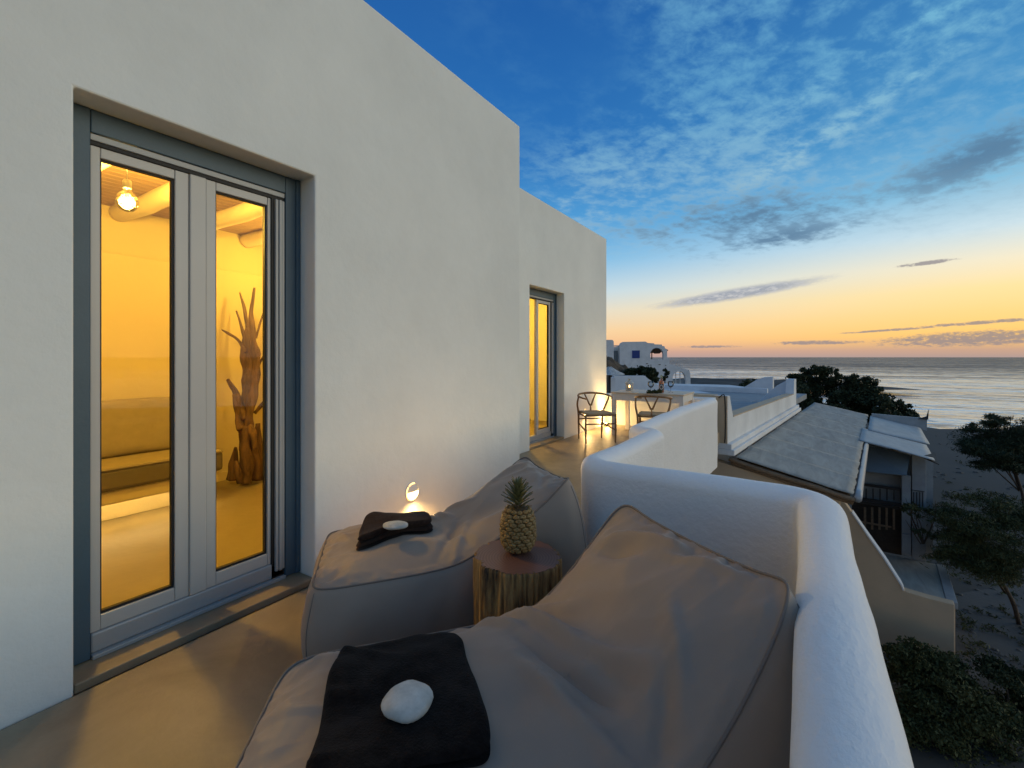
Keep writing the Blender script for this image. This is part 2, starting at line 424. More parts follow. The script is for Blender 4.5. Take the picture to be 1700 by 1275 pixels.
sm = bpy.data.materials.new('sea_water'); sm.use_nodes = True; nt = sm.node_tree; b = nt.nodes['Principled BSDF']
b.inputs['Base Color'].default_value = (.045, .058, .072, 1); b.inputs['Roughness'].default_value = .20; b.inputs['IOR'].default_value = 1.36
tcn = nt.nodes.new('ShaderNodeTexCoord'); mp = nt.nodes.new('ShaderNodeMapping'); mp.inputs['Rotation'].default_value = (0, 0, R_(-20))
mp.inputs['Scale'].default_value = (.55, 1.0, 1)
nt.links.new(tcn.outputs['Object'], mp.inputs[0]); prev = None
for sc_, ds in ((.045, 2.2), (.25, .5), (1.1, .16)):
    nn = nt.nodes.new('ShaderNodeTexNoise'); nn.inputs['Scale'].default_value = sc_; nn.inputs['Detail'].default_value = 5; nt.links.new(mp.outputs[0], nn.inputs['Vector'])
    bp_ = nt.nodes.new('ShaderNodeBump'); bp_.inputs['Distance'].default_value = ds; bp_.inputs['Strength'].default_value = 1
    nt.links.new(nn.outputs[0], bp_.inputs['Height'])
    if prev is not None: nt.links.new(prev, bp_.inputs['Normal'])
    prev = bp_.outputs[0]
nt.links.new(prev, b.inputs['Normal'])
# wind streaks: calmer and rougher water
ms = nt.nodes.new('ShaderNodeMapping'); ms.inputs['Rotation'].default_value = (0, 0, PSI * -1 + R_(4)); ms.inputs['Scale'].default_value = (.008, .06, 1)
nt.links.new(tcn.outputs['Object'], ms.inputs[0])
ns = nt.nodes.new('ShaderNodeTexNoise'); ns.inputs['Scale'].default_value = 1.0; ns.inputs['Detail'].default_value = 8; ns.inputs['Roughness'].default_value = .7; nt.links.new(ms.outputs[0], ns.inputs['Vector'])
ng = nt.nodes.new('ShaderNodeTexNoise'); ng.inputs['Scale'].default_value = .55; ng.inputs['Detail'].default_value = 4; nt.links.new(mp.outputs[0], ng.inputs['Vector'])
mm_ = nt.nodes.new('ShaderNodeMath'); mm_.operation = 'MULTIPLY_ADD'; mm_.inputs[1].default_value = .75; nt.links.new(ng.outputs[0], mm_.inputs[0]); nt.links.new(ns.outputs[0], mm_.inputs[2])
mr = nt.nodes.new('ShaderNodeMapRange'); mr.inputs[1].default_value = .74; mr.inputs[2].default_value = 1.06; mr.inputs[3].default_value = .10; mr.inputs[4].default_value = .95; b.inputs['Specular Tint'].default_value = (.78, .88, 1.0, 1)
lee = nt.nodes.new('ShaderNodeVectorMath'); lee.operation = 'LENGTH'; nt.links.new(tcn.outputs['Object'], lee.inputs[0])   # sheltered, glossier water by the shore
lr = nt.nodes.new('ShaderNodeMapRange'); lr.interpolation_type = 'SMOOTHSTEP'; lr.inputs[1].default_value = 60; lr.inputs[2].default_value = 520; lr.inputs[3].default_value = .16; lr.inputs[4].default_value = -.10
nt.links.new(lee.outputs['Value'], lr.inputs[0])
ad = nt.nodes.new('ShaderNodeMath'); ad.operation = 'ADD'; nt.links.new(mm_.outputs[0], ad.inputs[0]); nt.links.new(lr.outputs[0], ad.inputs[1])
nt.links.new(ad.outputs[0], mr.inputs[0]); df = nt.nodes.new('ShaderNodeBsdfDiffuse'); df.inputs[0].default_value = (.075, .09, .11, 1)
gs = nt.nodes.new('ShaderNodeBsdfGlossy'); gs.inputs['Roughness'].default_value = .16; gs.inputs['Color'].default_value = (.80, .88, .98, 1)
nt.links.new(prev, gs.inputs['Normal']); nt.links.new(prev, df.inputs['Normal'])
mxs = nt.nodes.new('ShaderNodeMixShader'); nt.links.new(mr.outputs[0], mxs.inputs[0]); nt.links.new(df.outputs[0], mxs.inputs[1]); nt.links.new(gs.outputs[0], mxs.inputs[2])
nt.links.new(mxs.outputs[0], nt.nodes['Material Output'].inputs[0])
bm = bmesh.new(); bm.faces.new([bm.verts.new(p) for p in ((-30000, -2000, SEA), (30000, -2000, SEA), (30000, 40000, SEA), (-30000, 40000, SEA))])
struct(mesh_obj('sea', bm, sm))
# narrow pale strip along the beach
bm = bmesh.new(); strip_mat = pmat('pale_shore', (.85, .84, .80), .5, .05, 3)
pa = [(x, y) for x, y in shore[1:4]]
pv = []
for i in range(25):
    t = i / 24 * 2; k = min(int(t), 1); w = t - k
    x = pa[k][0] * (1 - w) + pa[k + 1][0] * w; y = pa[k][1] * (1 - w) + pa[k + 1][1] * w
    x += (x - cxy[0]) * .022; y += (y - cxy[1]) * .022
    wd = .35 + .25 * noise.noise(Vector((i * .7, 0, 0)))
    pv.append((bm.verts.new((x - wd * .4, y - wd, SEA + .02)), bm.verts.new((x + wd * .4, y + wd, SEA + .02))))
for a, c in zip(pv, pv[1:]): bm.faces.new((a[0], c[0], c[1], a[1]))
bmesh.ops.recalc_face_normals(bm, faces=bm.faces)
o = mesh_obj('shore_strip', bm, strip_mat); struct(o, 'stuff')

# ------------------------------------------------------------------ the house
WX = -2.487; WX2 = -3.38; TOP = 3.735
YC = 4.10; YE = 8.95
D1 = (.64, 1.727, 2.44); D2 = (5.85, 7.0, 2.41)
house = thing('house', 'white plastered house with two lit doorways along the terrace', 'house', (-4.2, 3.0, 0))
HX0 = -6.6
def wall_u(name, X, y0, y1, door, th):
    a, b_, h = door
    poly = [(y0, -.02), (a, -.02), (a, h), (b_, h), (b_, -.02), (y1, -.02), (y1, TOP), (y0, TOP)]
    return extrude_poly(name, [poly], lambda u, v, d: (X - d, u, v), th, WHITE, house, .009)
wall_u('front_wall', WX, -3.2, YC, D1, .26)
wall_u('front_wall', WX2, YC - .26, YE, D2, .26)
bx('return_wall', WX2 + .002, WX - .262, YC - .255, YC - .003, -.02, TOP - .004, WHITE, house)
bx('end_wall', HX0, WX2 - .262, YE - .26, YE - .002, -.02, TOP - .004, WHITE, house)
bx('rear_wall', HX0 - .25, HX0, -3.2, YE - .004, -.02, TOP - .004, WHITE, house)
bx('rear_wall', HX0 + .002, WX - .262, -3.2, -2.95, -.02, TOP - .004, WHITE, house)
bx('roof_slab', HX0 + .002, WX2 - .262, -2.94, YE - .262, 3.0, 3.2, WHITE_FAR, house)
bx('roof_slab', WX2 - .260, WX - .264, -2.94, YC - .258, 3.0, 3.2, WHITE_FAR, house)
# lounge
RX0 = -5.45; RY0, RY1 = -1.3, 3.55; CH = 2.75
bx('room_floor', RX0, WX - .262, RY0, RY1, -.10, 0.0, CEMENT_IN, house)
bx('inner_wall', RX0 - .12, RX0, RY0, RY1, -.1, CH + .1, CREAM, house)
bx('inner_wall', RX0 + .001, RX0 + .07, RY0, RY1 - .002, .002, 2.31, CREAM, house, .012)
bx('inner_wall', RX0 - .12, WX - .262, RY1 + .001, RY1 + .12, -.1, CH + .1, CREAM, house)
bx('inner_wall', RX0 - .12, WX - .262, RY0 - .12, RY0 - .001, -.1, CH + .1, CREAM, house)
bx('skirting', RX0 + .072, RX0 + .085, 2.2, RY1 - .003, .002, .09, CREAM, house)
ceil = bx('ceiling', RX0, WX - .262, RY0, RY1, CH + .022, CH + .10, CEIL, house)
pw = .095; npl = int((WX - .262 - RX0) / pw)
pm = None
for i in range(npl):
    x0 = RX0 + .002 + i * pw
    if pm is None:
        bm = bmesh.new(); box(bm, 0, pw - .006, RY0 + .01, RY1 - .01, CH, CH + .02); me = bpy.data.meshes.new('plank'); bm.to_mesh(me); bm.free(); me.materials.append(CEIL); pm = me
    o = bpy.data.objects.new('plank', pm); C.objects.link(o); o.parent = ceil; o.location = (x0, 0, 0)
for k, yb in enumerate((-.6, -.02, .56, 1.145, 1.73, 2.315, 2.90)):
    pts = [(RX0 + .01 + i * .27, yb + .012 * math.sin(i * 1.3 + k), CH - .055 + .010 * math.sin(i * 1.9 + k * 2)) for i in range(11)]
    tube('beam', pts, .082, BEAMM, house, 14, 4)
# second room
bx('room_floor', HX0 + .005, WX2 - .262, YC + .02, YE - .265, -.10, 0.0, CEMENT_IN, house)
bx('inner_wall', HX0 + .006, WX2 - .264, 3.70, 3.80, -.1, CH + .1, CREAM, house)
bx('inner_wall', WX2 - 1.9, WX2 - 1.8, YC + .02, YE - .27, .002, CH, CREAM, house)
bx('ceiling', HX0 + .005, WX2 - .264, 3.81, YE - .265, CH + .01, CH + .10, CREAM, house)
bx('inner_wall', WX2 - .30, WX2 - .265, YC - .25, D2[0] - .02, .002, CH, CREAM, house)

def build_door(name, label, X, y0, y1, h, near_open=False):
    """sliding glass door set .15 m back from the wall face X"""
    d = group_part(name, house, label)
    xf = X - .150; W_ = y1 - y0
    J = .093
    for a, c in ((y0 + .002, y0 + J), (y1 - J, y1 - .002)):
        bx('jamb', xf - .075, xf, a, c, .03, h - .002, BLUEGREY, d, .004)
    bx('jamb_lip', xf - .072, xf + .012, y1 - .030, y1 - .003, .031, h - .004, BLUEGREY, d, .003)
    bx('head', xf - .075, xf + .001, y0 + J + .001, y1 - J - .001, h - .105, h - .003, BLUEGREY, d, .004)
    bx('head_track', xf - .070, xf - .008, y0 + J + .001, y1 - J - .001, h - .135, h - .1065, SILVER, d, .003)
    bx('track_gap', xf - .070, xf - .016, y0 + J + .001, y1 - J - .001, h - .152, h - .1355, BLACK, d)
    yl, yr = y0 + J + .004, y1 - J - .004
    zb, zt = .132, h - .153
    bx('sill', xf - .085, xf - .012, yl, yr, .045, zb - .001, SILVER, d, .008)
    bx('sill_track', xf - .085, xf + .012, yl, yr, .026, .044, SILVER, d, .003)
    # vertical screen cassette on the far side
    cw = .060
    bx('track_gap', xf - .070, xf - .012, yr - cw - .016, yr - .001, .0262, zt, BLACK, d)
    for i in range(3):
        ya = yr - cw + .001 + i * cw / 3
        bx('screen_cassette', xf - .05, xf - .010 + (.012, .018, .009)[i], ya, ya + cw / 3 - .002, .085, zt - .003, SILVER, d, .004)
    ym = yl + .466 * (yr - cw - yl)
    mw = .078
    y_end = yr - cw - .012
    def leaf(a, c, sl, sr, x):
        bx('stile', x - .045, x, a, a + sl, zb, zt, OFFWHITE, d, .004)
        bx('stile', x - .045, x, c - sr, c, zb, zt, OFFWHITE, d, .004)
        bx('rail', x - .045, x - .001, a + sl + .0005, c - sr - .0005, zb, zb + .066, OFFWHITE, d, .004)
        bx('rail', x - .045, x - .001, a + sl + .0005, c - sr - .0005, zt - .047, zt, OFFWHITE, d, .004)
        g0, g1, q0, q1 = a + sl + .001, c - sr - .001, zb + .067, zt - .048
        for (aa, cc, e0, e1) in ((g0, g0 + .006, q0, q1), (g1 - .010, g1, q0, q1), (g0 + .0065, g1 - .0105, q0, q0 + .012), (g0 + .0065, g1 - .0105, q1 - .007, q1)):
            bx('glazing_seal', x - .034, x - .012, aa, cc, e0, e1, BLACK, d)
        bm = bmesh.new(); bm.faces.new([bm.verts.new(p) for p in ((x - .022, g0, q0), (x - .022, g1, q0), (x - .022, g1, q1), (x - .022, g0, q1))])
        mesh_obj('glass_pane', bm, GLASS, d)
    if not near_open:
        leaf(yl, ym, .036, .062, xf - .022)
        bx('meeting_post', xf - .066, xf - .012, ym + .001, ym + mw, zb, zt, OFFWHITE, d, .005)
        leaf(ym + mw + .001, y_end, .050, .022, xf - .022)
    else:
        leaf(ym + mw - .08, y_end, .060, .05, xf - .022)
        # near leaf swung into the room, seen edge on
        xa = xf - .07
        bx('open_leaf', xa - .46, xa, yl + .005, yl + .05, zb - .02, zt, OFFWHITE, d, .004)
        for zz in (.5, .95, 1.15, 1.62, 2.0):
            bx('lock_bolt', xa + .001, xa + .012, yl + .015, yl + .035, zz, zz + .05, BLACK, d)
    bx('threshold', X - .235, X - .004, y0 + .003, y1 - .003, -.015, .026, CEMENT, d, .006)
    return d
build_door('glass_door', 'tall near double glass door with blue-grey frame', WX, *D1)
build_door('glass_door', 'far glass door in blue-grey frame', WX2, *D2, near_open=True)
# floor finish inside the doorways
bx('door_floor', WX - .262, WX - .237, D1[0] + .003, D1[1] - .003, -.1, .0, CEMENT_IN, house)
bx('door_floor', WX2 - .262, WX2 - .237, D2[0] + .003, D2[1] - .003, -.1, .0, CEMENT_IN, house)

# lower storey under the terrace
bx('lower_wall', HX0, -1.7, -3.0, YE - .1, GND - .05, -.24, WHITE_FAR, house)

# ------------------------------------------------------------------ terrace
poly = [(-2.46, -3.4), (.06, -3.4), (.06, 2.42), (-1.05, 2.42), (-1.05, 3.80), (-1.20, 3.82), (-1.20, 7.05), (-1.30, 9.12), (-3.36, 9.12), (-3.36, YC - .0), (-2.46, YC)]
poly = [(x, y) for x, y in poly]
o = extrude_poly('terrace_floor', [poly], lambda a, b_, d: (a, b_, -d), .2, CEMENT); struct(o)

def sweep_wall(name, path, heights, th, m, z0=-.2, n_round=8, rad=.06, step=.06):
    """rounded-top wall swept along a plan path with softened corners"""
    P = [Vector((p[0], p[1])) for p in path]; pts = [P[0]]; hs = [heights[0]]
    for i in range(1, len(P) - 1):
        a, b_, c = P[i - 1], P[i], P[i + 1]
        r = min(rad, (b_ - a).length * .45, (c - b_).length * .45)
        p1 = b_ + (a - b_).normalized() * r; p2 = b_ + (c - b_).normalized() * r
        for k in range(7):
            t = k / 6; pts.append(p1 * (1 - t) ** 2 + b_ * 2 * t * (1 - t) + p2 * t * t); hs.append(heights[i])
    pts.append(P[-1]); hs.append(heights[-1])
    fine = []; fh = []
    for i in range(len(pts) - 1):
        L = (pts[i + 1] - pts[i]).length; k = max(1, int(L / step))
        for j in range(k):
            t = j / k; fine.append(pts[i].lerp(pts[i + 1], t)); fh.append(hs[i] * (1 - t) + hs[i + 1] * t)
    fine.append(pts[-1]); fh.append(hs[-1])
    bm = bmesh.new(); rings = []; N = len(fine)
    prof = [(-th / 2 - .004, z0)] + [(-th / 2 - .006 * (1 - k / 8), z0 + (1 - z0 - .10) * 0 + k / 8) for k in range(0)]
    for i, p in enumerate(fine):
        a = fine[max(0, i - 1)]; b_ = fine[min(N - 1, i + 1)]; t = (b_ - a).normalized(); nn = Vector((t.y, -t.x))
        h = fh[i]; ring = []
        rr = th / 2; rz = rr * .85
        secs = [(-rr, z) for z in np.linspace(z0, h - rz, 9)]
        secs += [(-rr * math.cos(A), h - rz + rz * math.sin(A)) for A in np.linspace(0, math.pi, 15)[1:-1]]
        secs += [(rr, z) for z in np.linspace(h - rz, z0, 9)]
        # ends are rounded over too
        e = min(i, N - 1 - i) * step; 
        for off, z in secs:
            q_ = Vector((p.x + nn.x * off, p.y + nn.y * off, z))
            w = noise.noise(Vector((q_.x * 1.7, q_.y * 1.7, q_.z * 2.3))) * .010 + noise.noise(q_ * 6.1) * .0025
            q_.x += nn.x * w * (1 if off > 0 else -1); q_.y += nn.y * w * (1 if off > 0 else -1)
            if z > h - rz: q_.z += w * .9
            ring.append(bm.verts.new(q_))
        rings.append(ring)
    for a, b_ in zip(rings, rings[1:]):
        for j in range(len(a) - 1): bm.faces.new((a[j], a[j + 1], b_[j + 1], b_[j]))
    for rg in (rings[0], rings[-1]): bm.faces.new(rg)
    bmesh.ops.recalc_face_normals(bm, faces=bm.faces)
    return mesh_obj(name, bm, m, None, True)
PH = .77
A_X = .062
para = sweep_wall('parapet_wall', [(A_X, -3.4), (A_X, 2.42), (-1.045, 2.47), (-1.01, 3.78), (-1.21, 3.90), (-1.21, 5.4), (-1.115, 7.08)],
                  [PH, PH, PH + .005, PH, PH, PH, PH + .005], .165, WHITE_ROUGH, rad=.15)
tag(para, 'low white rounded parapet zigzagging around the terrace edge', 'parapet')
far_par = sweep_wall('parapet_wall', [(-1.36, 9.06), (-3.9, 9.06)], [.62, .62], .16, WHITE, rad=.1)
tag(far_par, 'low white end wall behind the dining table', 'parapet')

# ------------------------------------------------------------------ lamps
def point(name, loc, energy, col, rad, parent):
    l = bpy.data.lights.new(name, 'POINT'); l.energy = energy; l.color = col; l.shadow_soft_size = rad
    o = bpy.data.objects.new(name, l); C.objects.link(o); o.location = loc; attach(o, parent); return o
def spot(name, loc, aim, energy, col, rad, ang, blend, parent):
    l = bpy.data.lights.new(name, 'SPOT'); l.energy = energy; l.color = col; l.shadow_soft_size = rad; l.spot_size = R_(ang); l.spot_blend = blend
    o = bpy.data.objects.new(name, l); C.objects.link(o); o.location = loc
    o.rotation_euler = (Vector(aim) - Vector(loc)).to_track_quat('-Z', 'Y').to_euler(); attach(o, parent); return o
WARM = (1.0, .63, .10); WARM2 = (1.0, .60, .22)
FIL = emat('lit_filament', (1.0, .78, .36), 160); APER = emat('lit_lamp_lens', (1.0, .66, .26), 12)
LITR = emat('lit_slit', (1.0, .58, .18), 3.0)
BULBG = glassmat('bulb_glass', (1, .93, .72), .6, 1.35)
def pendant(x, y, zc, label, energy, group=None):
    t = thing('pendant_bulb', label, 'lamp', (x, y, zc), group)
    tube('cord', [(x, y, CH), (x, y, zc + .14)], .004, pmat('white_cord', (.7, .66, .6), .7), t, 6, 0)
    lathe('socket', [(.019, .085), (.024, .09), (.024, .135), (.020, .142), (.004, .146)], OFFWHITE, t, 16, (x, y, zc))
    lathe('bulb', [(.016, .086), (.017, .075), (.03, .062), (.052, .035), (.063, 0), (.058, -.03), (.038, -.054), (.014, -.064), (.002, -.066)], BULBG, t, 24, (x, y, zc))
    bm = bmesh.new(); tube_into(bm, [(x - .012 * math.cos(a), y + .012 * math.sin(a), zc - .025 + .05 * i / 40) for i, a in enumerate(np.linspace(0, 20, 41))], .0085, 6)
    mesh_obj('filament', bm, FIL, t, True)
    point('bulb_light', (x, y, zc), energy, WARM, .07, t)
    return t
bp1 = dp(211, 335, 3.02)
pendant(bp1.x, bp1.y, bp1.z, 'bare globe bulb hanging behind the left door pane', 225)
pendant(-4.6, 3.0, 2.30, 'added globe bulb out of view in the far corner of the lounge', 75)  # added unseen bulb, pushes more warm light out through the doorway
pendant(-4.3, 6.9, 2.30, 'globe bulb lighting the far room', 190)

def eye_lamp(Y, Z, X, label, energy):
    """round recessed wall lamp: ring, eyelid and a lit half-moon below it"""
    t = thing('wall_lamp', label, 'lamp', (X, Y, Z), 'round wall lamps')
    r = .066; x = X
    n = 40
    tube('trim_ring', [(x + .003, Y + r * math.cos(2 * math.pi * i / n), Z + r * math.sin(2 * math.pi * i / n)) for i in range(n)], .0055, WHITE, t, 8, 0, True)
    for a0, a1 in ((75, 128), (138, 176), (190, 240)):
        tube('light_slit', [(x + .006, Y - .063 * math.sin(R_(a - 90)), Z + .063 * math.cos(R_(a - 90))) for a in np.linspace(a0, a1, 12)], .0058, LITR, t, 8, 0)
    bm = bmesh.new()                                      # eyelid: upper shell bulging out
    rings = []
    for i in range(9):
        a = i / 8 * math.pi / 2; ring = []
        for j in range(25):
            th_ = math.pi * j / 24
            ring.append(bm.verts.new((x + .003 + .011 * math.sin(a), Y + .060 * math.cos(a) * math.cos(th_), Z + .060 * math.cos(a) * math.sin(th_) * 1.0)))
        rings.append(ring)
    for p, q_ in zip(rings, rings[1:]):
        for j in range(24): bm.faces.new((p[j], p[j + 1], q_[j + 1], q_[j]))
    bmesh.ops.recalc_face_normals(bm, faces=bm.faces)
    mesh_obj('eyelid', bm, WHITE, t, True)
    bm = bmesh.new(); c = [bm.verts.new((x + .014, Y + .054 * math.cos(a), Z - .003 + .052 * math.sin(a))) for a in np.linspace(math.pi, 2 * math.pi, 20)]
    bm.faces.new(c); mesh_obj('lens', bm, APER, t)
    spot('lamp_light', (x + .045, Y, Z - .03), (x + .40, Y, Z - .33), energy, WARM2, .025, 165, .6, t)
    return t
wl1 = along(684, WX)
eye_lamp(wl1, .343, WX, 'round lit wall lamp above the far lounger', 42.0)
eye_lamp(along(971, WX2), .34, WX2, 'round lit wall lamp behind the left dining chair', 26.0)
# uplight at the foot of the wall
uy = along(998, WX2)
UPX = WX2 + .10
up = thing('uplight', 'small lit floor uplight washing the far wall corner', 'lamp', (UPX, uy, 0))
lathe('housing', [(.045, 0), (.045, .05), (.040, .055)], SILVER, up, 20, (UPX, uy, 0))
lathe('lens', [(.034, .0555), (.034, .060), (.020, .062)], APER, up, 20, (UPX, uy, 0))
spot('lamp_light', (WX2 + .10, uy, .075), (WX2 + .03, uy + .01, 1.2), 150, (1.0, .62, .22), .02, 84, .9, up)
point('lamp_glow', (WX2 + .13, uy, .12), 12, (1.0, .62, .22), .03, up)

# ------------------------------------------------------------------ lounge furniture
SX0, SX1 = RX0 + .09, -4.60
bench = thing('built_in_bench', 'low cement bench along the lounge back wall behind left pane', 'bench', (-5, .6, 0))
bx('slab', SX0, SX1 - .01, -1.28, 2.20, .19, .295, CREAM, bench, .012)
bx('plinth', SX0, SX1 - .28, -1.28, 2.12, .002, .189, CREAM, bench)
ledm = emat('led_strip', (1.0, .74, .32), 30)
led = thing('led_strip', 'glowing light strip under the lounge bench', 'lamp', (SX1 - .2, .5, .18))
bx('strip', SX1 - .10, SX1 - .085, -1.25, 2.1, .176, .186, ledm, led)
sofa = thing('seat_cushion', 'flat grey-beige mattress cushion on the lounge bench', 'cushion', (-4.9, .5, .3))
def pillow(name, cx, cy, cz, lx, ly, lz, m, parent, rot=0.0, seed=1, e=.55):
    V = []; nu, nv = 40, 24
    for i in range(nu):
        for j in range(nv):
            a = 2 * math.pi * i / nu; b_ = -math.pi / 2 + math.pi * j / (nv - 1)
            f = lambda t, p: math.copysign(abs(t) ** p, t)
            x = lx / 2 * f(math.cos(b_), e) * f(math.cos(a), e); y = ly / 2 * f(math.cos(b_), e) * f(math.sin(a), e); z = lz / 2 * f(math.sin(b_), e)
            p = Vector((x, y, z)); w = noise.noise(p * 6 + Vector((seed, 0, 0))) * .018 + noise.noise(p * 17 + Vector((0, seed, 0))) * .006
            p += p.normalized() * w
            c, s_ = math.cos(rot), math.sin(rot)
            V.append((cx + p.x * c + p.z * s_, cy + p.y, cz - p.x * s_ + p.z * c))
    Fq = [(i * nv + j, ((i + 1) % nu) * nv + j, ((i + 1) % nu) * nv + j + 1, i * nv + j + 1) for i in range(nu) for j in range(nv - 1)]
    return np_mesh(name, V, Fq, m, parent)
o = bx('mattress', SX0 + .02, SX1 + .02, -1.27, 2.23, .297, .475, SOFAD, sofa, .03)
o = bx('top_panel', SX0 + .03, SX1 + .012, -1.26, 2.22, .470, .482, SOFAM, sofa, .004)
tube('piping', [(SX1 + .02, -1.26, .470), (SX1 + .021, .5, .471), (SX1 + .02, 2.22, .470)], .006, SOFAM, sofa, 6, 3)
for i, (yc, w_, lab) in enumerate(((1.72, .98, 'soft back cushion at the lit end of the lounge bench'), (.70, .98, 'back cushion further along the lounge bench near the left jamb'))):
    pl = pillow('back_cushion', SX0 + .19, yc, .715, .20, w_, .50, SOFAM, None, -.22, 3 + i, .36)
    tag(pl, lab, 'cushion', 'lounge back cushions')

# driftwood sculpture
dw = thing('driftwood_sculpture', 'tall brown driftwood sculpture standing in the corner behind right pane', 'sculpture', tuple(hp(405, 798, 0)))
def dz_(px, py, off=0.0): return tuple(dp(px, py, 5.0 + off))
def zz(x, y): return (350 + x / 3.54, 460 + y / 3.54)
branches = [
    ([(205, 1195), (200, 1060), (190, 900), (215, 700), (215, 520), (210, 380), (215, 300)], [.085, .075, .07, .09, .09, .07, .03], 0),
    ([(265, 1190), (250, 1000), (225, 840), (255, 660), (265, 480), (245, 330), (240, 200), (258, 62)], [.07, .075, .07, .07, .06, .055, .035, .018], -.08),
    ([(225, 420), (215, 300), (195, 180), (170, 90)], [.05, .045, .035, .015], .05),
    ([(215, 470), (195, 350), (150, 198)], [.045, .035, .017], .1),
    ([(205, 440), (160, 370), (110, 335), (62, 308)], [.045, .035, .035, .008], -.12),
    ([(200, 840), (165, 720), (135, 660), (100, 600)], [.06, .05, .045, .025], -.1),
    ([(180, 900), (165, 800), (145, 690)], [.07, .07, .055], -.14),
    ([(125, 1190), (135, 1090), (145, 1000)], [.085, .06, .02], -.1),
    ([(180, 1205), (170, 1150), (150, 1080)], [.06, .06, .02], -.2),
    ([(280, 1195), (285, 1080), (275, 860)], [.09, .08, .04], .1),
    ([(262, 1010), (245, 920), (235, 870)], [.05, .055, .03], -.2),
    ([(260, 560), (290, 500), (335, 430)], [.045, .03, .015], .1),
    ([(255, 800), (300, 750), (345, 690)], [.05, .045, .03], .15),
    ([(265, 360), (290, 270), (320, 170)], [.03, .025, .012], .3),
    ([(215, 1205), (210, 1100), (200, 960), (215, 880)], [.075, .085, .07, .05], -.18),
    ([(300, 1180), (310, 1090), (300, 1030)], [.07, .05, .02], .12)]
for k, (pp, rr, off) in enumerate(branches):
    p_lo = pp[0][1]
    tube('branch', [dz_(*zz(*p), off + .03 * math.sin(i * 2 + k)) for i, p in enumerate(pp)], [r * .60 * (1.0 if p_lo > 800 else .72) for r in rr], DRIFT, dw, 10, 6, jit=.7)

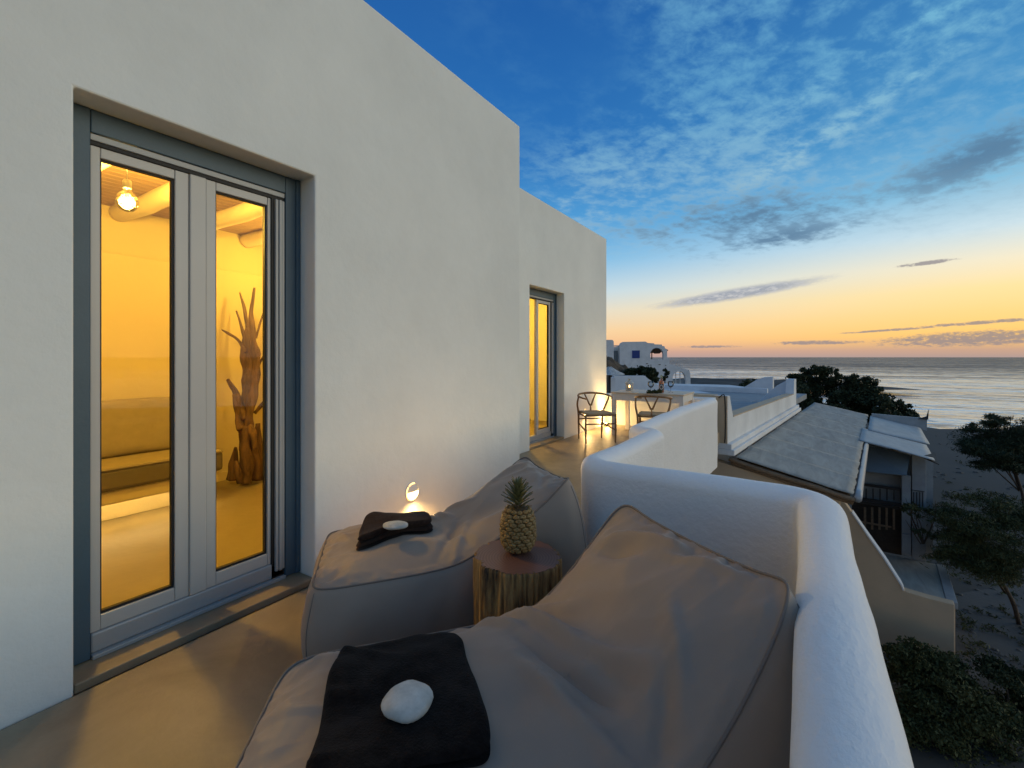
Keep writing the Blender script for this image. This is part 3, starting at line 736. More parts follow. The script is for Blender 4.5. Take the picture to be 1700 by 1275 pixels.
# ------------------------------------------------------------------ bean bag loungers
class Bag:
    def __init__(s, F1, F2, R1, R2, hs, hr, seed, label, folds, rise=(.57, .03), fold_k=1.0):
        s.rise, s.fk = rise, fold_k
        s.c = [np.array(p, float) for p in (F1, F2, R1, R2)]; s.hs, s.hr, s.seed, s.folds = hs, hr, seed, folds
        s.L = np.linalg.norm((s.c[2] + s.c[3]) / 2 - (s.c[0] + s.c[1]) / 2); s.Wd = np.linalg.norm(s.c[1] - s.c[0])
        s.label = label
    def plan(s, a, t):
        F1, F2, R1, R2 = s.c; b_ = (t + 1) / 2
        return (F1 * (1 - b_) + F2 * b_) * (1 - a) + (R1 * (1 - b_) + R2 * b_) * a
    def base(s, a, t):
        x = (a - s.rise[0]) / (1 - s.rise[0])
        k = s.rise[1]
        rise = (x + math.sqrt(x * x + k)) / 2
        r1 = (1 + math.sqrt(1 + k)) / 2
        h = s.hs + (s.hr - s.hs) * rise / r1
        return h
    def top(s, a, t):
        n = 9.0
        rho = min(1.0, (abs(2 * a - 1) ** n + abs(t) ** n) ** (1 / n))
        e = 1 - rho
        puff = (1 - rho ** 3.2)
        A = .062 if a < .5 else .062 + .012 * min(1, (a - .5) / .3)
        crease = math.exp(-((a - s.rise[0] - .02) / .09) ** 2) * .034 * (1 - .3 * abs(t))
        h = s.base(a, t) + A * puff - crease * puff
        # corner ears of the ridge, sag between
        if a > .8: h += (.060 * abs(t) ** 6 - .012 * (1 - t * t)) * ((a - .8) / .2) ** 2
        m = np.array((a * s.L, t * s.Wd / 2))
        for (s0, t0, s1, t1, amp, w) in s.folds:
            p = np.array((s0 * s.L, t0 * s.Wd / 2)); q_ = np.array((s1 * s.L, t1 * s.Wd / 2)); d = q_ - p
            u_ = min(1, max(0, float((m - p) @ d / (d @ d)))); dist = np.linalg.norm(m - p - d * u_)
            h += amp * math.exp(-(dist / w) ** 2) * math.sin(math.pi * min(.97, max(.03, u_))) ** .5 * min(1, e * 20) * 1.9 * s.fk
        P = Vector((m[0], m[1], s.seed))
        rg = lambda v: 1 - 2 * abs(noise.noise(v))
        cw = math.exp(-((a - s.rise[0]) / .13) ** 2) * min(1, e * 12) * s.fk
        h += .017 * cw * rg(Vector((m[0] * 9 + m[1] * 3.5, m[1] * 2.2 - m[0] * 1.0, s.seed + 2)))
        rw = math.exp(-((1 - a) / .16) ** 2) * min(1, e * 16)
        h += .014 * rw * rg(Vector((m[0] * 3.0, m[1] * 8 + m[0] * 4, s.seed + 4)))
        fw = math.exp(-(a / .14) ** 2) * min(1, e * 16)
        h += .009 * fw * rg(Vector((m[0] * 3.0, m[1] * 13, s.seed + 6)))
        h += .012 * rg(Vector((m[0] * 2.6 + m[1] * 1.6, m[1] * 3.2 - m[0] * 1.2, s.seed + 8))) * min(1, e * 8)
        h += (noise.noise(P * 4.2) * .016 + noise.noise(P * 9.5) * .006) * min(1, e * 8)
        pk = math.exp(-e * 11) * (1 - math.exp(-e * 120))
        h += .015 * pk * noise.noise(Vector((m[0] * 21, m[1] * 21, s.seed + 5)))
        h += .006 * pk * noise.noise(Vector((m[0] * 48, m[1] * 48, s.seed + 9)))
        return h
    def inv(s, X, Y):
        a, t = .4, 0.0
        for _ in range(12):
            p = s.plan(a, t); e = np.array((X, Y)) - p
            J = np.stack([(s.plan(a + 1e-4, t) - p) / 1e-4, (s.plan(a, t + 1e-4) - p) / 1e-4], 1)
            d = np.linalg.solve(J, e); a += d[0]; t += d[1]
        return a, t
    def z_at(s, X, Y):
        a, t = s.inv(X, Y); return s.top(min(1, max(0, a)), min(1, max(-1, t)))
    def build(s):
        cx = sum(s.c) / 4
        root = thing('bean_bag_lounger', s.label, 'lounger', (cx[0], cx[1], 0), 'bean bag loungers on the terrace')
        n = 12.0; dense = []
        for k in range(4000):
            w = k / 1000; e = int(w); f = (w - e) * 2 - 1
            x, y = ((1, f), (-f, 1), (-1, -f), (f, -1))[e]
            rr = (abs(x) ** n + abs(y) ** n) ** (1 / n); dense.append((.5 + .5 * x / rr, y / rr))
        D = np.array(dense); PL = np.array([s.plan(a, t) for a, t in D])
        seg = np.linalg.norm(np.roll(PL, -1, 0) - PL, axis=1); cum = np.concatenate([[0], np.cumsum(seg)])
        N = 300; per = []
        for k in range(N):
            d = cum[-1] * k / N; i = int(np.searchsorted(cum, d, 'right') - 1) % len(D); per.append(D[i])
        per = np.array(per)
        V = []; Fq = []; M = 44
        for r in range(M + 1):
            u_ = (r / M) ** .85
            for a, t in per:
                sa = min(.80, max(.20, a)); aa = sa + (a - sa) * u_; tt_ = t * u_
                p = s.plan(aa, tt_); V.append((p[0], p[1], s.top(aa, tt_)))
        for r in range(M):
            for k in range(N): Fq.append((r * N + k, r * N + (k + 1) % N, (r + 1) * N + (k + 1) % N, (r + 1) * N + k))
        seam = [Vector(V[M * N + k]) for k in range(N)]
        off = len(V); K = 26
        ctr = Vector((cx[0], cx[1], 0))
        for v in range(K + 1):
            f = v / K
            for k in range(N):
                p = seam[k]; tg = seam[(k + 1) % N] - seam[k - 1]; nr = Vector((tg.y, -tg.x, 0)).normalized()
                if nr.dot(Vector((p.x - ctr.x, p.y - ctr.y, 0))) < 0: nr = -nr
                a = per[k][0]
                back = max(0, (a - .80) / .2)
                bulge = (.052 + .02 * back) * math.sin(math.pi * min(1, f * .93)) ** .7 + .07 * back * f - .02 * f ** 6
                z = p.z * (1 - f)
                q_ = p + nr * bulge; q_.z = z
                w = noise.noise(Vector((q_.x * 5, q_.y * 5, z * 3 + s.seed))) * .014 + noise.noise(Vector((q_.x * 13, q_.y * 13, z * 6 + s.seed))) * .005
                q_ += nr * w * min(1, f * 6)
                V.append(tuple(q_))
        for v in range(K):
            for k in range(N):
                Fq.append((off + v * N + k, off + (v + 1) * N + k, off + (v + 1) * N + (k + 1) % N, off + v * N + (k + 1) % N))
        b_ = np_mesh('cover', V, Fq, FABRIC, root)
        bm = bmesh.new(); tube_into(bm, [p + Vector((0, 0, .001)) for p in seam], .0045, 8, True); mesh_obj('piping', bm, PIPING, root, True)
        # vertical seams at the four corners
        for (a0, t0) in ((0.03, -.90), (0.03, .90), (.97, -.90), (.97, .90)):
            k = int(np.argmin((per[:, 0] - a0) ** 2 * 4 + (per[:, 1] - t0) ** 2))
            pts = []
            for v in range(1, K):
                p = Vector(V[off + v * N + k]); pts.append(p)
            tube('seam', pts, .0022, PIPING, root, 6, 0)
        s.root = root
        return root
foldsA = [(.50, -.95, .60, -.15, .020, .022), (.44, -.85, .58, .1, -.018, .02), (.55, .95, .66, .35, .020, .02), (.50, .9, .56, .3, .016, .016), (.46, .95, .50, .5, .014, .014),
          (.62, -.5, .78, -.85, .012, .03), (.70, .5, .93, .8, .012, .035), (.88, -.75, .97, -.1, -.012, .02), (.9, .1, .985, .7, .010, .018), (.1, -.6, .04, -.9, -.010, .02), (.12, .2, .04, .7, .008, .02),
          (.58, -.9, .52, -.2, -.015, .018), (.35, -.2, .5, -.7, .010, .03)]
foldsB = [(.58, .98, .70, .25, .016, .018), (.62, .80, .78, -.55, .018, .022), (.58, .55, .72, -.6, -.018, .022), (.66, .95, .76, .4, .014, .016), (.55, .3, .66, -.85, .012, .022),
          (.88, .80, .95, .35, .014, .018), (.92, .55, .97, -.05, .012, .015), (.86, .75, .91, .25, -.012, .02), (.93, .1, .98, -.6, .010, .014), (.86, -.25, .76, -.8, .014, .026), (.82, -.45, .70, -.85, -.012, .025),
          (.06, .9, .30, .45, .008, .02), (.05, .4, .25, .2, .007, .018), (.06, -.1, .24, -.2, .006, .02), (.70, .1, .74, -.5, -.010, .02), (.50, .95, .60, .6, .012, .014)]
bag1 = Bag((-1.717, 1.168), (-2.235, 1.64), (-.975, 2.13), (-1.45, 2.47), .38, .72, 1.0, 'taupe bean bag lounger beside the wall with pebble on folded brown throw', foldsA, (.52, .03), .55)
bag2 = Bag((-.74, .14), (-1.395, .875), (.004, 1.345), (-.60, 1.775), .38, .77, 4.0, 'taupe bean bag lounger nearest the camera leaning against the parapet', foldsB, (.70, .07), 1.0)
bag1.build(); bag2.build()

# folded throws
def throw(name, label, bag, quad, layers, th, seed, lift=.0, m=None, wav=1.0):
    cx = np.mean(np.array(quad), 0)
    root = thing(name, label, 'blanket', (cx[0], cx[1], bag.z_at(*cx)), 'dark throws on the loungers')
    q0, q1, q2, q3 = [np.array(p, float) for p in quad]
    for l in range(layers):
        sh = 1 - .015 * l; U, Vn = 44, 36; pts = []; Fq = []
        # rounded slab: grid wraps round the edge
        zc = lift + (l + .5) * th
        for side in (1, -1):
            for i in range(U + 1):
                for j in range(Vn + 1):
                    a = i / U * 2 - 1; c = j / Vn * 2 - 1
                    n = 9.0; rr = (abs(a) ** n + abs(c) ** n) ** (1 / n); mx = max(abs(a), abs(c))
                    k = (mx / rr if rr > 0 else 1)
                    aa, cc = a * k * sh, c * k * sh
                    u_, w_ = (aa + 1) / 2, (cc + 1) / 2
                    p = (q0 * (1 - u_) + q1 * u_) * (1 - w_) + (q3 * (1 - u_) + q2 * u_) * w_
                    p = p + np.array((noise.noise(Vector((aa * 1.3, cc * 1.3, seed + l * 3))), noise.noise(Vector((aa * 1.3, cc * 1.3, seed + 7 + l * 3))))) * .012
                    e = 1 - mx
                    half = th * .5 * math.sqrt(max(0, 1 - max(0, 1 - e / .10) ** 2)) if e < .10 else th * .5
                    wave = noise.noise(Vector((p[0] * 6, p[1] * 6, seed))) * .022 + noise.noise(Vector((p[0] * 15, p[1] * 15, seed + l))) * .007
                    z = bag.z_at(*p) + .003 + zc + side * half + wave * wav * (l + 1) / layers * .8
                    if side < 0 and l == 0: z = min(z, bag.z_at(*p) + .004)
                    pts.append((p[0], p[1], z))
        o_ = (U + 1) * (Vn + 1)
        for i in range(U):
            for j in range(Vn):
                A = i * (Vn + 1) + j
                Fq.append((A, A + Vn + 1, A + Vn + 2, A + 1)); Fq.append((o_ + A, o_ + A + 1, o_ + A + Vn + 2, o_ + A + Vn + 1))
        o = np_mesh('fold', pts, Fq, m or THROW, root)
        bm = bmesh.new(); bm.from_mesh(o.data); bmesh.ops.remove_doubles(bm, verts=bm.verts, dist=.0006); bm.to_mesh(o.data); bm.free()
    return root
throw('folded_throw', 'small folded dark brown throw with a flat white pebble on the far lounger', bag1, [(-1.775, 1.44), (-1.62, 1.815), (-1.815, 1.955), (-2.005, 1.69)], 2, .033, 2.0, 0, THROW2, .6)
throw('folded_throw', 'large black throw draped over the nearest lounger seat', bag2, [(-.86, .56), (-.575, .85), (-.965, 1.195), (-1.22, .935)], 1, .030, 8.0, .004)
def pebble(px, py, lx, ly, lz, bag, label, extra, seed):
    z = .5
    for _ in range(8):
        p = hp(px, py, z); z = bag.z_at(p.x, p.y) + extra
    V = []; nu, nv = 28, 18
    for i in range(nu):
        for j in range(nv):
            a = 2 * math.pi * i / nu; b_ = -math.pi / 2 + math.pi * j / (nv - 1)
            d = Vector((math.cos(b_) * math.cos(a), math.cos(b_) * math.sin(a), math.sin(b_)))
            k = 1 + .10 * noise.noise(d * 1.6 + Vector((seed, 0, 0)))
            V.append((d.x * lx * k, d.y * ly * k, d.z * lz * k))
    ang = PSI
    W2 = [(p.x + x * math.cos(ang) - y * math.sin(ang), p.y + x * math.sin(ang) + y * math.cos(ang), z + zz_) for x, y, zz_ in V]
    Fq = [(i * nv + j, ((i + 1) % nu) * nv + j, ((i + 1) % nu) * nv + j + 1, i * nv + j + 1) for i in range(nu) for j in range(nv - 1)]
    o = np_mesh('pebble', W2, Fq, PEBBLE); tag(o, label, 'stone', 'white pebbles on the throws'); return o
pebble(656, 872, .062, .042, .017, bag1, 'flat oval white pebble on the far folded throw', .080, 1)
pebble(677, 1163, .060, .062, .026, bag2, 'round white pebble on the nearest black throw', .058, 5)

# ------------------------------------------------------------------ log table and pineapple
LC = hp(860, 921, .50); LR = .186; LH = .50
log = thing('log_table', 'round tree-trunk side table between the two loungers', 'side table', (LC.x, LC.y, 0))
bark = bpy.data.materials.new('log_side'); bark.use_nodes = True; nt = bark.node_tree; b = nt.nodes['Principled BSDF']
t_ = nt.nodes.new('ShaderNodeTexCoord'); m_ = nt.nodes.new('ShaderNodeMapping'); m_.inputs['Scale'].default_value = (9, 9, 1.6)
nz = nt.nodes.new('ShaderNodeTexNoise'); nz.inputs['Scale'].default_value = 2.2; nz.inputs['Detail'].default_value = 8; nz.inputs['Roughness'].default_value = .65
rp = nt.nodes.new('ShaderNodeValToRGB'); nt.links.new(t_.outputs['Object'], m_.inputs[0]); nt.links.new(m_.outputs[0], nz.inputs['Vector']); nt.links.new(nz.outputs[0], rp.inputs[0])
es = rp.color_ramp.elements; es[0].position = .36; es[0].color = (.018, .010, .005, 1); es[1].position = .62; es[1].color = (.38, .23, .08, 1); e_ = es.new(.48); e_.color = (.19, .105, .036, 1)
nt.links.new(rp.outputs[0], b.inputs['Base Color']); b.inputs['Roughness'].default_value = .7
bb = nt.nodes.new('ShaderNodeBump'); bb.inputs['Distance'].default_value = .008; nt.links.new(nz.outputs[0], bb.inputs['Height']); nt.links.new(bb.outputs[0], b.inputs['Normal'])
ringm = bpy.data.materials.new('log_top'); ringm.use_nodes = True; nt = ringm.node_tree; b = nt.nodes['Principled BSDF']
t_ = nt.nodes.new('ShaderNodeTexCoord'); m_ = nt.nodes.new('ShaderNodeMapping'); m_.inputs['Location'].default_value = (-LC.x - .02, -LC.y + .015, 0)
wv = nt.nodes.new('ShaderNodeTexWave'); wv.wave_type = 'RINGS'; wv.rings_direction = 'Z'; wv.inputs['Scale'].default_value = 26; wv.inputs['Distortion'].default_value = 3.5; wv.inputs['Detail'].default_value = 4; wv.inputs['Detail Scale'].default_value = .6
rp = nt.nodes.new('ShaderNodeValToRGB'); nt.links.new(t_.outputs['Object'], m_.inputs[0]); nt.links.new(m_.outputs[0], wv.inputs['Vector']); nt.links.new(wv.outputs[0], rp.inputs[0])
rp.color_ramp.elements[0].color = (.115, .052, .036, 1); rp.color_ramp.elements[1].color = (.175, .085, .060, 1)
nt.links.new(rp.outputs[0], b.inputs['Base Color']); b.inputs['Roughness'].default_value = .42
V = []; Fq = []; n = 220; K = 60
def logr(A, z):
    d = Vector((math.cos(A), math.sin(A), 0))
    r = LR * (1 + .035 * math.cos(2 * A + .8) + .03 * noise.noise(d * 1.7))
    r += .012 * noise.noise(d * 5 + Vector((0, 0, z * 1.2))) + .006 * noise.noise(d * 17 + Vector((0, 0, z * 2.5))) + .003 * noise.noise(d * 40 + Vector((0, 0, z * 9)))
    g = abs(noise.noise(d * 6.5 + Vector((3, 0, z * .7)))); r -= .016 * max(0, 1 - g * 9)
    return r
for k in range(K + 1):
    z = LH * k / K
    for i in range(n):
        A = 2 * math.pi * i / n; r = logr(A, z) - (.004 if k == K else 0)
        V.append((LC.x + r * math.cos(A), LC.y + r * math.sin(A), z))
for k in range(K):
    for i in range(n): Fq.append((k * n + i, k * n + (i + 1) % n, (k + 1) * n + (i + 1) % n, (k + 1) * n + i))
np_mesh('trunk_side', V, Fq, bark, log)
bm = bmesh.new(); tv = [bm.verts.new((LC.x + (logr(2 * math.pi * i / n, LH) - .005) * math.cos(2 * math.pi * i / n), LC.y + (logr(2 * math.pi * i / n, LH) - .005) * math.sin(2 * math.pi * i / n), LH + .0005)) for i in range(n)]
bm.faces.new(tv); mesh_obj('cut_top', bm, ringm, log)

PC = hp(860, 916, .50); PC.z = .501
pine = thing('pineapple', 'whole pineapple with leafy crown standing on the log table', 'fruit', tuple(PC))
PBODY = pmat('pineapple_skin', (.20, .115, .038), .55, .35, 40, .001, 200, col2=(.30, .20, .075))
PCORE = pmat('pineapple_gaps', (.045, .028, .010), .7)
PLEAF = pmat('pineapple_leaf', (.075, .085, .03), .5, .3, 20, col2=(.19, .19, .085))
ph, pr = .208, .0735
def prad(z): 
    t = z / ph * 2 - 1; return pr * (1 - abs(t) ** 3.2) ** .5 * (1 - .05 * t) if abs(t) < 1 else 0
lathe('core', [(max(.002, prad(z) * .93), z) for z in np.linspace(.002, ph - .002, 24)], PCORE, pine, 40, tuple(PC))
V = []; Fq = []
rows = 11; per_r = 13
for r in range(rows):
    z = .014 + (ph - .028) * (r + .5) / rows
    for c in range(per_r):
        A = 2 * math.pi * (c + .5 * (r % 2)) / per_r + .06 * r + random.uniform(-.035, .035)
        jz = random.uniform(-.0016, .0016)
        R0 = prad(z); dzr = (prad(z + .004) - prad(z - .004)) / .008
        nrm = Vector((math.cos(A), math.sin(A), -dzr)).normalized(); tx = Vector((-math.sin(A), math.cos(A), 0)); ty = nrm.cross(tx)
        P = Vector((PC.x + R0 * math.cos(A), PC.y + R0 * math.sin(A), PC.z + z + jz)) + nrm * random.uniform(-.0012, .0012)
        hw = math.pi * R0 / per_r * 1.0; hh = (ph - .028) / rows * .66
        base_i = len(V)
        for rho_, hgt in ((1.0, -.005), (.86, .0035), (.5, .0068), (.2, .0062)):
            for j in range(6):
                B = math.pi / 2 + math.pi / 3 * j
                p = P + tx * (math.cos(B) * hw * rho_ * 1.1) + ty * (math.sin(B) * hh * rho_) + nrm * hgt
                V.append(tuple(p))
        V.append(tuple(P + nrm * .0105 + Vector((0, 0, .004))))
        for q_ in range(3):
            for j in range(6): Fq.append((base_i + q_ * 6 + j, base_i + q_ * 6 + (j + 1) % 6, base_i + (q_ + 1) * 6 + (j + 1) % 6, base_i + (q_ + 1) * 6 + j))
        for j in range(6): Fq.append((base_i + 18 + j, base_i + 18 + (j + 1) % 6, base_i + 24))
o = np_mesh('fruitlets', V, Fq, PBODY, pine, False); o['kind'] = 'stuff'
crown = group_part('crown', pine)
bm = bmesh.new(); rows_ = []
for i in range(9):
    t = i / 8; w = .0095 * (1 - t ** 1.6) * (1 + .35 * math.sin(math.pi * t)) + .0004
    y = .012 * math.sin(t * 1.9) + .020 * t ** 2.2; z = .068 * t
    rows_.append([bm.verts.new((-w, y - .003 , z)), bm.verts.new((0, y + .001, z)), bm.verts.new((w, y - .003, z))])
for a, c in zip(rows_, rows_[1:]):
    for j in range(2): bm.faces.new((a[j], a[j + 1], c[j + 1], c[j]))
lme = bpy.data.meshes.new('leaf'); bm.to_mesh(lme); bm.free(); lme.materials.append(PLEAF)
for p_ in lme.polygons: p_.use_smooth = True
for i in range(62):
    t = i / 61; A = i * 2.39996
    o = bpy.data.objects.new('leaf', lme); C.objects.link(o); o.parent = crown
    tilt = -R_(44 - 42 * t ** .8)
    s_ = (.50 + .36 * math.sin(math.pi * min(1, t * .75 + .18))) * random.uniform(.88, 1.1)
    rr = .020 * (1 - t) + .004
    o.rotation_euler = (tilt, 0, A - math.pi / 2)
    o.location = (rr * math.cos(A), rr * math.sin(A), ph - .014 + .095 * t)
    o.scale = (s_, s_, s_)

# ------------------------------------------------------------------ dining table, chairs, table things
TX0, TX1, TY0, TY1, TZ = -2.84, -1.62, 7.71, 8.54, .75
tb = thing('dining_table', 'white rectangular dining table with pale wooden top by the far wall', 'table', ((TX0 + TX1) / 2, (TY0 + TY1) / 2, 0))
bx('table_top', TX0, TX1, TY0, TY1, TZ - .022, TZ, WOOD_PALE, tb, .004)
bx('apron', TX0 + .03, TX1 - .03, TY0 + .018, TY0 + .038, TZ - .14, TZ - .0225, TABLEW, tb, .003)
bx('apron', TX0 + .03, TX1 - .03, TY1 - .038, TY1 - .018, TZ - .14, TZ - .0225, TABLEW, tb, .003)
bx('apron', TX0 + .018, TX0 + .029, TY0 + .09, TY1 - .09, TZ - .14, TZ - .0225, TABLEW, tb, .003)
bx('apron', TX1 - .029, TX1 - .018, TY0 + .09, TY1 - .09, TZ - .14, TZ - .0225, TABLEW, tb, .003)
for xx in (TX0 + .012, TX1 - .082):
    for yy in (TY0 + .012, TY1 - .082):
        bx('leg', xx, xx + .07, yy, yy + .07, 0, TZ - .0226, TABLEW, tb, .004)
def wish_chair(name, label, loc, face):
    root = thing(name, label, 'chair', (loc[0], loc[1], 0), 'wooden wishbone dining chairs')
    ca_, sa_ = math.cos(face), math.sin(face)
    def Wp(x, y, z): return (loc[0] + x * sa_ + y * ca_, loc[1] - x * ca_ + y * sa_, z)   # y forward along face
    T = lambda nm, pts, r, n=8, fl=1.0, m=WOOD_OAK: tube(nm, [Wp(*p) for p in pts], r, m, root, n, 6, False, fl)
    for s_ in (-1, 1):
        T('leg', [(s_ * .245, .215, 0), (s_ * .25, .215, .22), (s_ * .25, .215, .45)], [.011, .018, .016])
        T('leg', [(s_ * .20, -.24, 0), (s_ * .205, -.23, .25), (s_ * .215, -.215, .44), (s_ * .25, -.17, .57), (s_ * .262, -.10, .67), (s_ * .255, -.08, .725)], [.011, .018, .018, .016, .014, .012])
        T('stretcher', [(s_ * .25, .21, .20), (s_ * .20, -.235, .26)], [.010, .014, .010])
        T('seat_rail', [(s_ * .25, .21, .425), (s_ * .215, -.215, .425)], .013)
        T('splat_arm', [(s_ * .012, -.222, .55), (s_ * .05, -.24, .64), (s_ * .095, -.245, .735)], [.015, .013, .011])
    T('stretcher', [(-.25, .213, .30), (.25, .213, .30)], .011)
    T('stretcher', [(-.20, -.235, .33), (.20, -.235, .33)], .011)
    T('seat_rail', [(-.25, .215, .435), (.25, .215, .435)], .014)
    T('seat_rail', [(-.215, -.215, .435), (.215, -.215, .435)], .013)
    T('splat', [(0, -.215, .43), (0, -.22, .50), (0, -.224, .57)], [.028, .026, .018], 8, .35)
    T('top_rail', [(-.215, .14, .690), (-.262, .03, .705), (-.265, -.09, .722), (-.20, -.205, .742), (-.1, -.252, .752), (0, -.264, .756), (.1, -.252, .752), (.20, -.205, .742), (.265, -.09, .722), (.262, .03, .705), (.215, .14, .690)],
      [.012, .014, .015, .017, .018, .019, .018, .017, .015, .014, .012])
    bm = bmesh.new(); g = []
    for i in range(13):
        row = []
        for j in range(13):
            u_, v_ = i / 12 * 2 - 1, j / 12 * 2 - 1
            wx = .24 - .035 * (1 - (v_ + 1) / 2)
            row.append(bm.verts.new(Wp(u_ * wx, -.205 + .41 * (v_ + 1) / 2, .448 - .014 * (1 - u_ * u_) * (1 - v_ * v_))))
        g.append(row)
    for i in range(12):
        for j in range(12): bm.faces.new((g[i][j], g[i + 1][j], g[i + 1][j + 1], g[i][j + 1]))
    bmesh.ops.recalc_face_normals(bm, faces=bm.faces)
    o = mesh_obj('seat', bm, CORD, root, True); sd = o.modifiers.new('t', 'SOLIDIFY'); sd.thickness = .022; sd.offset = 1
    return root
wish_chair('wishbone_chair', 'wooden wishbone chair at the left table corner in front of the lamp', (-2.85, 7.06), math.atan2(-.72, .69))
wish_chair('wishbone_chair', 'wooden wishbone chair with its back to the camera in front of the table', (-2.0, 7.36), math.radians(97))

def tpos(px, py): return hp(px, py, TZ)
# lantern
lp = tpos(1045, 649.0)
ln = thing('lantern', 'small white candle lantern on the left half of the table', 'lantern', tuple(lp))
LW = .052
bx('base', lp.x - LW, lp.x + LW, lp.y - LW, lp.y + LW, TZ + .001, TZ + .02, OFFWHITE, ln, .003)
for sx in (-1, 1):
    for sy in (-1, 1):
        bx('post', lp.x + sx * (LW - .006) - .005, lp.x + sx * (LW - .006) + .005, lp.y + sy * (LW - .006) - .005, lp.y + sy * (LW - .006) + .005, TZ + .0205, TZ + .135, OFFWHITE, ln)
lathe('roof', [(.078, .1355), (.080, .140), (.058, .165), (.026, .180), (.024, .205), (.030, .208), (.022, .222), (.004, .226)], OFFWHITE, ln, 20, (lp.x, lp.y, TZ))
for (ax, ay) in ((1, 0), (-1, 0), (0, 1), (0, -1)):
    bm = bmesh.new(); tx, ty = -ay, ax
    c0 = Vector((lp.x + ax * (LW - .006), lp.y + ay * (LW - .006), 0)); t0 = Vector((tx, ty, 0)) * (LW - .012)
    bm.faces.new([bm.verts.new(p) for p in (c0 - t0 + Vector((0, 0, TZ + .021)), c0 + t0 + Vector((0, 0, TZ + .021)), c0 + t0 + Vector((0, 0, TZ + .134)), c0 - t0 + Vector((0, 0, TZ + .134)))])
    mesh_obj('pane', bm, GLASS, ln)
lathe('candle', [(.024, .021), (.024, .060), (.020, .062)], pmat('candle_wax', (.8, .72, .55), .6), ln, 18, (lp.x, lp.y, TZ))
lathe('flame', [(.002, .063), (.010, .072), (.011, .082), (.006, .096), (.001, .108)], emat('candle_flame', (1.0, .55, .16), 14), ln, 12, (lp.x, lp.y, TZ))
# glasses
CLEAR = glassmat('clear_glass', (.90, .93, .95), 1.0, 1.5)
def goblet(px, py, label):
    p = tpos(px, py); t = thing('wine_glass', label, 'glass', tuple(p), 'stemmed glasses on the dining table')
    lathe('bowl', [(.008, .085), (.030, .095), (.046, .120), (.050, .150), (.045, .190), (.0435, .190), (.048, .150), (.044, .121), (.028, .098), (.004, .090)], CLEAR, t, 24, tuple(p))
    lathe('stem', [(.040, .001), (.040, .004), (.010, .010), (.006, .03), (.010, .05), (.006, .065), (.008, .0849)], CLEAR, t, 20, tuple(p))
goblet(1080.5, 652.0, 'stemmed glass left of the bottle, behind the green sprig')
goblet(1113.5, 651.5, 'stemmed glass right of the bottle')
# bottle
bp_ = tpos(1098, 651.5)
bt = thing('bottle', 'amber liquor bottle with diamond label between the two glasses', 'bottle', tuple(bp_))
AMBER = pmat('amber_glass', (.36, .10, .03), .08, .2, 8, spec=.8)
lathe('body', [(.040, 0), (.042, .006), (.042, .165), (.038, .185), (.018, .205), (.015, .215), (.015, .235)], AMBER, bt, 28, tuple(bp_ + Vector((0, 0, .001))))
lathe('neck_foil', [(.0155, .2352), (.0165, .236), (.0165, .292), (.013, .298)], pmat('pale_green_foil', (.30, .36, .28), .4), bt, 20, tuple(bp_ + Vector((0, 0, .001))))
LABD = pmat('bottle_label', (.10, .075, .07), .6, .2, 60); LABL = pmat('label_diamond', (.62, .58, .54), .6)
def lab(name, pts, m, r, off):
    bm = bmesh.new(); vs = []
    vdir = math.atan2(-bp_.y, -bp_.x)
    cols = []
    N_ = 14
    lo = {}; 
    for i in range(N_ + 1):
        a = -1 + 2 * i / N_
        z0, z1 = pts(a)
        cols.append((bm.verts.new((bp_.x + (r + off) * math.cos(vdir + a * .95), bp_.y + (r + off) * math.sin(vdir + a * .95), TZ + z0)), bm.verts.new((bp_.x + (r + off) * math.cos(vdir + a * .95), bp_.y + (r + off) * math.sin(vdir + a * .95), TZ + z1))))
    for a, c in zip(cols, cols[1:]): bm.faces.new((a[0], c[0], c[1], a[1]))
    mesh_obj(name, bm, m, bt, True)
lab('label', lambda a: (.035, .150), LABD, .042, .0008)
lab('label_diamond', lambda a: (.092 - .052 * (1 - abs(a)) - .0005, .092 + .052 * (1 - abs(a)) + .0005), LABL, .042, .0016)
lab('label_diamond', lambda a: (.092 - .030 * max(0, 1 - abs(a) * 1.5) - .0003, .092 + .030 * max(0, 1 - abs(a) * 1.5) + .0003), LABD, .042, .0024)
# green sprig
gp_ = tpos(1086, 653.0)
sp = thing('greenery', 'small bunch of green leaves lying on the table in front of the bottle', 'plant', tuple(gp_))
leaf_mesh('leaves', [((gp_.x + RT[0] * d, gp_.y + RT[1] * d, TZ + .030), (.045, .045, .028), 160) for d in (-.07, -.02, .03, .08)], LEAF_M, sp, .020, .5)
tube('stalk', [(gp_.x - .1 * RT[0], gp_.y - .1 * RT[1], TZ + .006), (gp_.x, gp_.y, TZ + .012), (gp_.x + .12 * RT[0], gp_.y + .12 * RT[1], TZ + .006)], .004, BARKM, sp, 6, 4)

